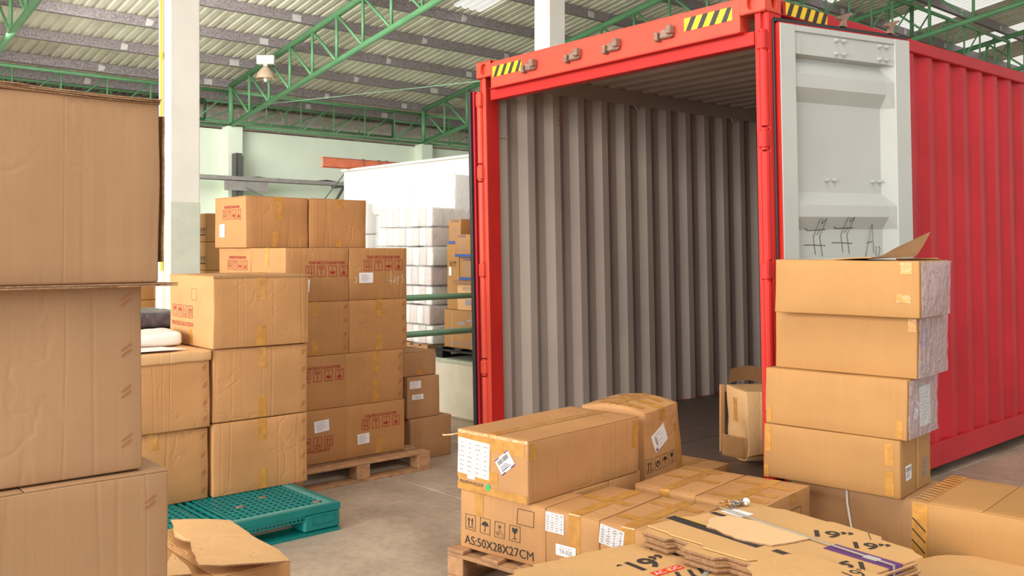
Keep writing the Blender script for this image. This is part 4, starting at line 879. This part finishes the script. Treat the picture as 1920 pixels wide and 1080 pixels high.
# dark wrapped bags and white bag on a carton behind S1
bp = at(290, 640, .95); ZB = 6.0
root_p = Vector(((288-960)/1742*ZB, ZB, 0))
wood_pallet('wooden pallet under the dark bags behind the teal pallet stack', root_p+Vector((-.55, -.2, 0)), 48.4, .9, .8, .13)
for k in range(9):
    def bagw(p, k=k): n = noise.noise_vector(Vector((p.x*7+k*3, p.y*7, p.z*20+k)));  return Vector((p.x+n.x*.02, p.y+n.y*.02, p.z+n.z*.012*(1 if p.z > .02 else 0)))
    mb = MB(); rbox(mb, (0, 0, 0), (.75, .55, .108), .04, .04, bagw); o = mb.build('wrapped_bag', 'bag_dark', None, root_p+Vector((-.5, -.05, .132+k*.108)), (0, 0, pi/2-YAW), smooth=True)
    tag(o, ('dark plastic wrapped bag, ' + ['lowest', 'second', 'third', 'fourth', 'fifth', 'sixth', 'seventh', 'eighth', 'topmost'][k] + ' in the pile behind the teal pallet stack'), 'bag', 'dark wrapped bags in a pile')
mb = MB(); rbox(mb, (0, 0, 0), (.46, .32, .06), .025, .04, lambda p: Vector((p.x, p.y, p.z*(1+.8*p.x)))+noise.noise_vector(Vector(p)*9)*.012); o = mb.build('white_bag', 'bag_white', None, W(1.66, 5.22, .987), (0, 0, pi/2-YAW), smooth=True); tag(o, 'white printed plastic bag lying on the folded carton lid', 'bag')

# wrapped pallets on the platform
wood_pallet('wooden pallet under the narrow column of wrapped white bundles', W(5.27, 7.15, .53), 48.4, 1.0, .95, .09)
GW = 'white wrapped foam bundles in a tall column on the platform'
for k in range(7):
    z = .622+k*.188; rr = random.Random(k); a = 5.30+rr.uniform(-.02, .02); b_ = 7.12+rr.uniform(-.03, .03)
    root = empty('wrapped_bundle', W(a, b_, z), pi/2-YAW, 'white film wrapped foam bundle, ' + ['lowest', 'second', 'third', 'fourth', 'fifth', 'sixth', 'topmost'][k] + ' of the column on the platform', 'bundle', GW)
    for j in range(8):
        mb = MB(); y = j*.112; rbox(mb, (rr.uniform(0, .012), y, .004), (.7, y+.10, .178), .012, .09, lambda p: p); mb.build('foam_block', 'foam_pink' if (j+k) % 2 else 'foam_white', root, smooth=True)
    def fw(p): n = noise.noise_vector(Vector(p)*6+Vector((k, 0, 0))); return p+n*.012
    mb = MB(); rbox(mb, (-.014, -.014, .0), (.714, .91, .186), .02, .05, fw); mb.build('film_wrap', 'wrap_pallet', root, smooth=True)
wood_pallet('wooden pallet under the wide white wrapped blocks', W(6.45, 8.25, .53), 48.4, 1.2, 2.0, .12)
GX = 'wide white wrapped blocks behind the narrow column'
for k, (b0, b1, h) in enumerate(((8.35, 9.9, .45), (8.33, 9.95, .46), (8.38, 9.9, .40), (8.30, 10.0, .42))):
    z = .652+sum((.45, .46, .40, .42)[:k])+k*.002
    root = empty('wrapped_block', W(6.5, b0, z), pi/2-YAW, 'wide white film wrapped block, ' + ['lowest', 'second', 'third', 'topmost'][k] + ' of the stack by the partition', 'bundle', GX)
    for j in range(2):
        mb = MB(); rbox(mb, (.01, .01+(b1-b0)*j/2, .0), (1.0, (b1-b0)*(j+1)/2-.01, h-.005), .02, .15, lambda p: p); mb.build('foam_block', 'foam_white', root, smooth=True)
    mb = MB(); rbox(mb, (-.01, -.01, 0.001), (1.02, b1-b0+.01, h), .03, .06, lambda p: p+noise.noise_vector(Vector(p)*4+Vector((k*3, 0, 0)))*.018); mb.build('film_wrap', 'wrap_pallet', root, smooth=True)
for k in range(4):
    z = .532+k*.40
    mb = MB(); rbox(mb, (0, 0, 0), (.9, 1.0, .395), .03, .1, lambda p: p+noise.noise_vector(Vector(p)*4+Vector((k*3, 5, 0)))*.015); o = mb.build('wrapped_block', 'foam_white', None, W(6.6, 10.3, z), (0, 0, pi/2-YAW), smooth=True)
    tag(o, 'low white wrapped block, ' + ['lowest', 'second', 'third', 'topmost'][k] + ' of the stack below the slack cable', 'bundle', 'white wrapped blocks below the slack cable')

# appliance boxes on the black pallet
root = wood_pallet('black plastic pallet under the appliance cartons on the platform', W(5.22, 5.75, .53), 48.4, 1.0, 1.2, .10, 'black_plastic', 5, 'black_pallet')
GA = 'printed appliance cartons on the black pallet'
za = .632
def ab(label, a, b0, z, w, d, h, mat='card_orange', **kw): return Carton(label, W(a, b0)[:2], z, w, d, h, group=GA, mat=mat, step=.12, amp=.002, **kw)
c = ab('appliance carton printed 7.0W RICE COOKER with a cooker outline', 5.25, 6.36, za, .40, .50, .345)
p = P2().text('7.0W RICE COOKER', .25, .03, .042, .0015, .85).text('7L', .10, .15, .05, .002); 
p.frame(.21, .12, .31, .22, .003).poly([(.20, .22), (.32, .22), (.30, .245), (.22, .245)]).frame(.33, .17, .42, .25, .003).poly([(.325, .25), (.425, .25), (.40, .27), (.35, .27)]).line((.23, .10), (.28, .10), .01)
c.put('L', p, 'ink_grey')
for u in (.12, .40): c.band('L', u, .0, u+.008, .34, 'strap_grey', 'strap')
c = ab('plain appliance carton with black marks next to the rice cooker carton', 5.25, 6.20, za, .40, .15, .345); c.put('L', P2().row(('up', 'glass'), 0, 0, .045), 'ink_black', at=(.07, .27)); c.put('L', P2().rect(0, 0, .1, .004).rect(0, .03, .1, .034).rect(0, .06, .1, .064), 'ink_grey', at=(.02, .08))
z = za+.347
c = ab('appliance carton with a barcode block behind the upper rail', 5.27, 6.33, z, .40, .36, .235, 'card_light'); c.put('L', P2().text('PEDY MIXER', 0, 0, .045, .0015, .8), 'ink_grey', at=(.18, .18)); c.put('L', P2().rect(0, 0, .12, .05), 'ink_grey', at=(.12, .05))
c = ab('narrow appliance carton with small print beside the wrapped column', 5.30, 6.70, z, .4, .18, .60); c.put('L', P2().row(('up', 'glass'), 0, 0, .04), 'ink_black', at=(.09, .42)); c.put('L', P2().rect(0, 0, .1, .004).rect(0, .04, .12, .044).rect(0, .08, .1, .084), 'ink_grey', at=(.03, .1)); c.label('L', .05, .35, .04, .08, lines=2)
c = ab('appliance carton with green mark behind the door gasket', 5.27, 6.18, z, .4, .14, .52); c.put('L', P2().frame(0, 0, .05, .06, .004), 'green_dot', at=(.03, .25)); c.label('L', .08, .36, .06, .05, lines=1)
z2_ = z+.237
tag(slabs('cardboard_tray', 'flat cardboard tray with white crumpled plastic below the blue striped cartons', 'cardboard', [(0, 0), (.40, 0), (.40, .42), (0, .42)], W(5.24, 6.30, z2_), 41.6, 'card_orange', .035), group=None)
def blue(label, a, b0, z, h=.205, d=.27, w=.36):
    c = ab(label, a, b0, z, w, d, h); c.band('L', 0, .004, d, .028, 'ink_blue', 'blue_band'); c.put('R', P2().poly([(0, .005), (w, .005), (w, .02), (.12, .035), (0, .02)]), 'ink_blue', 'blue_band')
    p = P2()
    for j in range(7): p.rect(.05, .05+j*.018, .16+.03*((j*3) % 4)/4, .054+j*.018)
    c.put('L', p, 'ink_grey'); c.put('L', P2().text('COOKER', 0, 0, .03, .001), 'ink_blue', at=(.10, h-.028)); c.put('R', P2().frame(0, 0, .05, .07, .003).frame(.01, .07, .04, .085, .003), 'ink_grey', at=(w-.1, .07)); return c
blue('small blue striped appliance carton, lower one below the topmost', 5.25, 6.36, z2_+.037)
blue('small blue striped appliance carton topmost on the black pallet', 5.22, 6.39, z2_+.037+.208)
blue('blue striped appliance carton half hidden by the wrapped column', 5.31, 6.69, z+.602, .23, .18)

# ------------------------------------------------------------------ shipping container
cr = empty('shipping_container', (-.209, 6.797, 0.0), 0, 'red shipping container with open doors and a corrugated grey inside', 'container', rot=(radians(.66), radians(-.87), radians(-48.43)))
cr.rotation_mode = 'XYZ'
cr.matrix_world = Matrix.Translation((-.209, 6.797, .0)) @ Matrix.Rotation(radians(-48.43), 4, 'Z') @ Matrix.Rotation(radians(.66), 4, 'X') @ Matrix.Rotation(radians(-.87), 4, 'Y')
CW, CL, CH = 2.438, 12.19, 2.896
def wallprof(y0, y1):
    out = [(y0, 0)]; y = y0+.10
    out.append((y0+.10, 0))
    while y < y1-.3:
        for dy, dx in ((.0, 0), (.068, 1), (.138, 1), (.206, 0)): out.append((y+dy, dx))
        y += .276
    out.append((y1, 0)); return out
D_ = .036
for side, nm in ((0, 'left'), (1, 'right')):
    xo = .006 if side == 0 else CW-.006; sg = 1 if side == 0 else -1
    pr = wallprof(.14, CL-.1); mb = MB()
    ins = lambda p, z: Vector((xo+sg*(.050-D_*p[1]+.0), p[0], z)); ous = lambda p, z: Vector((xo+sg*(.046-D_*p[1]), p[0], z))
    mb.cur = 0; mb.sheet(pr, lambda p: ins(p, .16), lambda p: ins(p, 2.80)); mb.cur = 1; mb.sheet(pr, lambda p: ous(p, .16), lambda p: ous(p, 2.80))
    o = mb.build('side_wall', ['grey_inner', 'red_side'], cr); tag(o, label='%s corrugated side wall' % ('far' if side == 0 else 'near'))
    mb = MB(); x0, x1 = (0.0, .055) if side == 0 else (CW-.055, CW); mb.cbox((x0, .15, 2.775), (x1, CL-.15, 2.86), .006); mb.build('top_side_rail', 'red_worn' if side == 0 else 'red_side', cr)
    mb = MB(); x0, x1 = (0.055, .064) if side == 0 else (CW-.064, CW-.055); mb.box((x0, .13, 2.73), (x1, CL-.15, 2.85)); mb.build('inner_rail_cover', 'grey_inner', cr)
    mb = MB(); x0, x1 = (0.0, .055) if side == 0 else (CW-.055, CW); mb.cbox((x0, .15, .0), (x1, CL-.15, .165), .006); mb.build('bottom_side_rail', 'red_side', cr)
    for y in [.33+1.38*k for k in range(8)]:
        x = .075 if side == 0 else CW-.075; mb = MB(); mb.path([Vector((x, y+.032*cos(t*pi/8), 2.735-.036*sin(t*pi/8))) for t in range(9)], .007, 6); mb.build('lashing_ring', 'grey_inner', cr, smooth=True)
    for y in [.33+1.38*k for k in range(8)]:
        x = .075 if side == 0 else CW-.075; mb = MB(); mb.path([Vector((x, y+.03*cos(t*pi/8), .21+.03*sin(t*pi/8))) for t in range(9)], .006, 6); mb.build('floor_ring', 'grey_inner', cr, smooth=True)
pr = []
y = .12
while y < CL-.1:
    pr += [(y, 0), (y+.10, 0), (y+.125, 1), (y+.185, 1)]; y += .21
mb = MB(); mb.cur = 0; mb.sheet(pr, lambda p: Vector((.05, p[0], 2.845+.022*p[1])), lambda p: Vector((CW-.05, p[0], 2.845+.022*p[1]))); mb.cur = 1; mb.sheet(pr, lambda p: Vector((.03, p[0], 2.851+.022*p[1])), lambda p: Vector((CW-.03, p[0], 2.851+.022*p[1])))
mb.build('roof_panel', ['grey_inner', 'red_side'], cr)
for k in range(10): MB().box((.06, .12+k*1.2, .14), (CW/2-.004, .12+k*1.2+1.194, .168)).build('floor_board', 'plywood', cr); MB().box((CW/2+.004, .12+k*1.2, .14), (CW-.06, .12+k*1.2+1.194, .168)).build('floor_board', 'plywood', cr)
for k in range(9): MB().box((.06, .3+k*1.3, .02), (CW-.06, .36+k*1.3, .138)).build('cross_member', 'red_side', cr)
pr = wallprof(.06, CW-.06); mb = MB(); mb.sheet(pr, lambda p: Vector((p[0], CL-.10+.04*p[1], .16)), lambda p: Vector((p[0], CL-.10+.04*p[1], 2.86))); mb.build('end_wall', 'grey_inner', cr)
MB().cbox((.16, 0, .02), (CW-.16, .12, .165), .005).build('door_sill', 'red_worn', cr)
# header
mb = MB().cbox((.16, .0, 2.69), (CW-.16, .10, 2.872), .004).box((.16, .02, 2.868), (CW-.16, .12, 2.882)); mb.build('header', 'red_worn', cr)
mb = MB().cbox((.10, .045, 2.615), (CW-.10, .12, 2.692), .004).box((.16, .004, 2.684), (CW-.16, .03, 2.692)); mb.build('header_lip', 'red', cr)
mb = MB().box((.16, -.012, 2.684), (CW-.16, .002, 2.690)); mb.build('header_gutter', 'red', cr)
# posts
for side in (0, 1):
    X = (lambda x: x) if side == 0 else (lambda x: CW-x)
    def bx(mb, x0, y0, z0, x1, y1, z1, c=.006): mb.cbox((min(X(x0), X(x1)), y0, z0), (max(X(x0), X(x1)), y1, z1), c); return mb
    bx(MB(), .035, .03, .118, .075, .15, 2.778).build('corner_post', 'red', cr)
    bx(MB(), .0, .03, .118, .034, .16, 2.778).build('post_outer', 'red', cr)
    mb = MB()
    for z0, z1 in ((.25, .60), (.74, 1.32), (1.44, 2.02), (2.16, 2.56)): mb.tube((X(.022), .012, z0), (X(.022), .012, z1), .024, 12)
    bx(mb, .040, .018, .118, .078, .03, 2.778, .003); mb.build('door_edge_strip', 'red_worn' if side == 0 else 'red', cr)
    for z in (.18, .67, 1.38, 2.09, 2.62): mb = MB(); bx(mb, .0, -.016, z-.05, .052, .04, z+.05, .008); mb.tube((X(.022), .008, z-.06), (X(.022), .008, z+.06), .020, 10); mb.build('hinge_lug', 'red_worn' if side == 0 else 'red', cr)
# corner castings with oval holes
def ring(mb, O, U, V, N, w, h, rx, ry, t):
    n = 20; c0 = O+U*w/2+V*h/2; outer = []; inner = []
    for i in range(n):
        a = 2*pi*i/n+pi/n; ca, sa = cos(a), sin(a); k = min(w/2/max(abs(ca), 1e-6), h/2/max(abs(sa), 1e-6)); outer.append(c0+U*ca*k+V*sa*k)
        e = .8; inner.append(c0+U*rx*math.copysign(abs(ca)**e, ca)+V*ry*math.copysign(abs(sa)**e, sa))
    vs = outer+inner+[v-N*t for v in inner]; fs = []
    for i in range(n): j = (i+1) % n; fs += [(i, j, n+j, n+i), (n+i, n+j, 2*n+j, 2*n+i)]
    for sx in (0, 1):
        for sy in (0, 1):
            cn = O+U*w*sx+V*h*sy; vs.append(cn); near_ = sorted(range(n), key=lambda i: (outer[i]-cn).length)[:2]; fs.append((len(vs)-1, near_[0], near_[1]))
    mb.add(vs, fs)
x_, y_, z_ = Vector((1, 0, 0)), Vector((0, 1, 0)), Vector((0, 0, 1))
for cx in (0, 1):
    for cz in (0, CH-.118):
        for cy in (0, 1):
            x0 = 0 if cx == 0 else CW-.162; y0 = 0 if cy == 0 else CL-.178; O = Vector((x0, y0, cz)); mb = MB()
            ring(mb, O, x_, z_, -y_, .162, .118, .032, .040, .03) if cy == 0 else mb.box(O+y_*.16, O+Vector((.162, .178, .118)))
            if cx: ring(mb, O+x_*.162, y_, z_, x_, .178, .118, .026, .040, .03)
            else: ring(mb, O+y_*.178, -y_, z_, -x_, .178, .118, .026, .040, .03)
            mb.box(O+Vector((.03, .03, .0)), O+Vector((.132, .16, .118))); mb.box(O, O+Vector((.162, .178, .008))).box(O+Vector((0, 0, .110)), O+Vector((.162, .178, .118)))
            mb.build('corner_casting', 'red_worn', cr)
# cam keepers
for x in (.60, 1.02, 1.36, 1.78):
    mb = MB().cbox((x-.04, -.035, 2.745), (x+.05, .0, 2.80), .008).cbox((x-.075, -.045, 2.735), (x-.05, -.0, 2.79), .006).cbox((x+.02, -.055, 2.76), (x+.055, -.0, 2.815), .008).box((x-.06, -.02, 2.755), (x, 0, 2.775)); mb.build('cam_keeper', 'cam_metal', cr)
def hazard(name, O, U, V, N, w, h, n, parent=cr):
    mb = MB(); mb.cur = 0; mb.add([O+N*.002, O+U*w+N*.002, O+U*w+V*h+N*.002, O+V*h+N*.002], [(0, 1, 2, 3)]); mb.cur = 1
    p = w/n; sl = h*.55
    for i in range(n):
        a = i*p+p*.12; pts = [(a, 0), (a+p*.45, 0), (min(w, a+p*.45+sl), h), (min(w, a+sl), h)]; mb.add([O+U*x+V*y+N*.0032 for x, y in pts], [(0, 1, 2, 3)])
    mb.build(name, ['yellow', 'black_print'], parent)
hazard('hazard_sticker', Vector((.185, 0, 2.765)), x_, z_, -y_, .31, .075, 4); hazard('hazard_sticker', Vector((1.90, 0, 2.765)), x_, z_, -y_, .33, .075, 4); hazard('hazard_sticker', Vector((CW, .20, 2.785)), y_, z_, x_, .44, .07, 5)
# inner-wall marks
mb = MB()
for i, (dy, dz) in enumerate(((0, 0), (.02, .015), (.04, 0), (.0, .03), (.02, .045), (.04, .03), (.0, .06), (.02, .075), (.04, .06))): mb.lathe([(.0005, .0), (.006, .0)], 8, Matrix.Translation((.0575, .78+dy, 2.50+dz)) @ Matrix.Rotation(pi/2, 4, 'Y'))
mb.build('red_dot_mark', 'label_red', cr)
MB().tube((.06, .14, 2.36), (.06, .24, 2.36), .008, 6).build('wall_pin', 'grey_inner', cr)
# right-hand door leaf, swung open
dr = empty('door', (CW+.035, .085, .20), 0); dr.parent = cr
phi = radians(77.8)                                       # direction of the leaf seen in container axes
DU = Vector((cos(phi), sin(phi), 0)); DN = Vector((sin(phi), -cos(phi), 0)); 
Mdoor = Matrix(((DU.x, 0, DN.x, 0), (DU.y, 0, DN.y, 0), (0, 1, 0, 0), (0, 0, 0, 1)))      # local (u, v, n)
def dm(mb): mb.v = [tuple(Mdoor @ Vector(v)) for v in mb.v]; return mb
DW, DH, DB = 1.06, 2.52, .18
# corrugations near the sketch of the photograph: long flat, then paired folds
prf = [(DH-.02, -.008), (DH-.025, -.012), (DH-.155, -.012), (DH-.165, -.062), (DH-.18, -.056), (DH-.26, -.014), (DH-.335, -.012), (DH-.41, -.060), (DH-.91, -.062), (DH-.985, -.014), (DH-1.05, -.012), (DH-1.12, -.058), (DH-1.28, -.060), (DH-1.35, -.014), (DH-1.41, -.012), (DH-1.48, -.060), (DH-1.80, -.062), (DH-1.87, -.014), (DH-1.93, -.012), (DH-2.0, -.06), (.12, -.06), (.06, -.01)]
def nsurf(v):
    for (a, b), (c_, d_) in zip(prf, prf[1:]):
        if c_ <= v <= a: return b+(d_-b)*(a-v)/max(1e-6, a-c_)
    return -.01
u0, u1 = .115, .93
mb = MB(); lo_ = []; 
lst = prf; n = len(lst); cols = [(u0, 0), (u1-.07, 0), (u1, 1)]
vs = []
for (vv, nn) in lst:
    for uu, e in cols: vs.append(Vector((uu, vv, nn if not e else -.008)))
fs = [(i*3+j, (i+1)*3+j, (i+1)*3+j+1, i*3+j+1) for i in range(n-1) for j in range(2)]
mb.add(vs, fs); dm(mb).build('door_panel', 'grey_door', dr)
mb = MB().cbox((0, .0, -.045), (u0+.002, DH, .0), .004).cbox((u1-.002, 0, -.045), (DW, DH, .0), .004).cbox((u0, DH-.035, -.045), (u1, DH, -.002), .003).cbox((u0, 0, -.045), (u1, .07, -.002), .003)
dm(mb).build('door_frame', 'grey_door', dr)
mb = MB().box((0.0, 0, -.07), (DW, DH, -.0645)).cbox((-.006, 0, -.066), (.0, DH, -.002), .001).box((0, DH, -.066), (DW, DH+.004, -.002)); dm(mb).build('door_back', 'red', dr)
for uu in (.44, .50, .80, .86):
    for vv in (DH-.055, DH-.13):
        mb = MB().lathe([(.013, .0), (.013, .008), (.008, .009), (.008, .022), (.0005, .023)], 8, Matrix.Translation((uu, vv, -.012))); dm(mb).build('bolt', 'grey_door', dr)
for uu in (.40, .46, .78, .84): mb = MB().lathe([(.013, .0), (.013, .008), (.008, .009), (.008, .022), (.0005, .023)], 8, Matrix.Translation((uu, DH-.84, -.061))); dm(mb).build('bolt', 'grey_door', dr)
mb = MB().cbox((-.030, -.01, -.06), (-.016, DH+.02, -.02), .004).cbox((-.052, -.01, -.075), (-.038, DH+.02, -.04), .004).cbox((-.02, DH+.006, -.055), (DW, DH+.022, -.012), .004).cbox((-.02, DH+.024, -.07), (DW+.03, DH+.034, -.03), .003)
dm(mb).build('gasket', 'rubber', dr)
mb = MB().box((-.037, 0, -.07), (-.031, DH, -.045)); dm(mb).build('gasket_backing', 'teal', dr)
for uu in (.50, .90):
    mb = MB().prism([(0, 0), (.05, 0), (.045, .03), (.07, .06), (.10, .075), (.10, .085), (.05, .075), (.0, .06), (-.03, .045), (-.02, .035), (.01, .04), (.015, .025)], -.04, -.02, lambda v: Vector((uu+v.x, DH+.036+v.y, v.z))); dm(mb).build('locking_cam', 'cam_metal', dr)
p = P2()
def hsh(x, y): p.stroke([(x-.02, y+.10), (x-.035, y), (x-.02, y-.10)], .004).stroke([(x+.03, y+.10), (x+.015, y), (x+.035, y-.11)], .004).stroke([(x-.10, y+.045), (x-.08, y+.035), (x+.06, y+.04)], .004).stroke([(x-.11, y-.045), (x-.06, y-.045), (x+.06, y-.05)], .004).stroke([(x, y+.10), (x+.01, y+.07), (x+.03, y+.10)], .003).stroke([(x-.01, y+.01), (x+.02, y+.04)], .003)
hsh(.32, DH-1.16); hsh(.54, DH-1.15); 
p.stroke([(.71, DH-1.28), (.745, DH-1.09), (.78, DH-1.26)], .0035).stroke([(.72, DH-1.20), (.77, DH-1.19)], .0035).stroke([(.80, DH-1.22), (.80, DH-1.28)], .0035).stroke([(.82, DH-1.22), (.835, DH-1.23), (.82, DH-1.28), (.845, DH-1.28)], .0035).stroke([(.87, DH-1.23), (.885, DH-1.24), (.87, DH-1.29)], .003).stroke([(.89, DH-1.24), (.905, DH-1.26), (.89, DH-1.28), (.89, DH-1.24)], .003)
mb = MB().add([Vector((x, y, nsurf(y)+.0018)) for x, y in p.v], p.f); dm(mb).build('pen_writing', 'pen', dr)
# left-hand door leaf folded along the far side
dl = empty('door', (-.03, .0, 0), 0); dl.parent = cr
MB().cbox((-.075, .02, .15), (-.03, 1.14, 2.70), .004).build('door_panel', 'red_side', dl)
MB().cbox((-.055, -.005, .14), (-.043, .02, 2.70), .004).cbox((-.080, .0, .14), (-.068, .02, 2.72), .004).build('gasket', 'rubber', dl)
MB().box((-.064, .004, .15), (-.058, .02, 2.70)).build('gasket_backing', 'cam_metal', dl)

# crushed open carton inside the container
ck = Vector((1.46, 5.80, .185))
def crush(c, p):
    q = Vector(p); t = p.z/c.h; q.x += .05*noise.noise(Vector((p.y*6, p.z*6, 4)))*(1-t); q.y += -.03*sin(t*pi); q.z += .05*max(0, .5-p.y/c.d)*(1-t); return q
c = Carton('crushed open carton with bent flaps standing inside the container', ck[:2], .182, .34, .34, .46, yaw=82, amp=.012, shape=crush, mat='card_light', step=.04)
mb = MB(); rbox(mb, (0, 0, 0), (.34, .20, .005), .001, .04, lambda p: Vector((p.x*1.0, .30-p.y*.2, .47+p.y*.5+.02*sin(p.x*14)))); mb.build('raised_flap', 'card_inner', c.root, smooth=True)
mb = MB(); rbox(mb, (0, 0, 0), (.17, .005, .46), .001, .04, lambda p: Vector((-p.x*.25-.006, .34+p.y-p.x*.1, p.z))); mb.build('side_flap', 'card_light', c.root, smooth=True)
mb = MB(); rbox(mb, (0, 0, 0), (.40, .16, .005), .001, .04, lambda p: Vector((p.x-.02, -.02-p.y*.9, .05+p.y*.30+.012*sin(p.x*10)))); mb.build('bottom_flap', 'card', c.root, smooth=True)
mb = MB(); rbox(mb, (0, 0, 0), (.16, .005, .38), .001, .04, lambda p: Vector((-.01-p.x*.9, -.01+p.y+p.x*.05, .04+p.z*.35+p.x*.2))); mb.build('corner_flap', 'card', c.root, smooth=True)
c.band('L', .14, .25, .2, .40); c.band('R', .1, .3, .2, .36)
tag(MB().cbox((0, 0, 0), (.18, .12, .05), .008).build('foam_block', 'foam_white', None, cr.matrix_world @ Vector((.35, 4.2, .172)), (0, 0, -.85)), 'small white foam block on the container floor by the far wall', 'foam block')
bpy.context.view_layer.update()
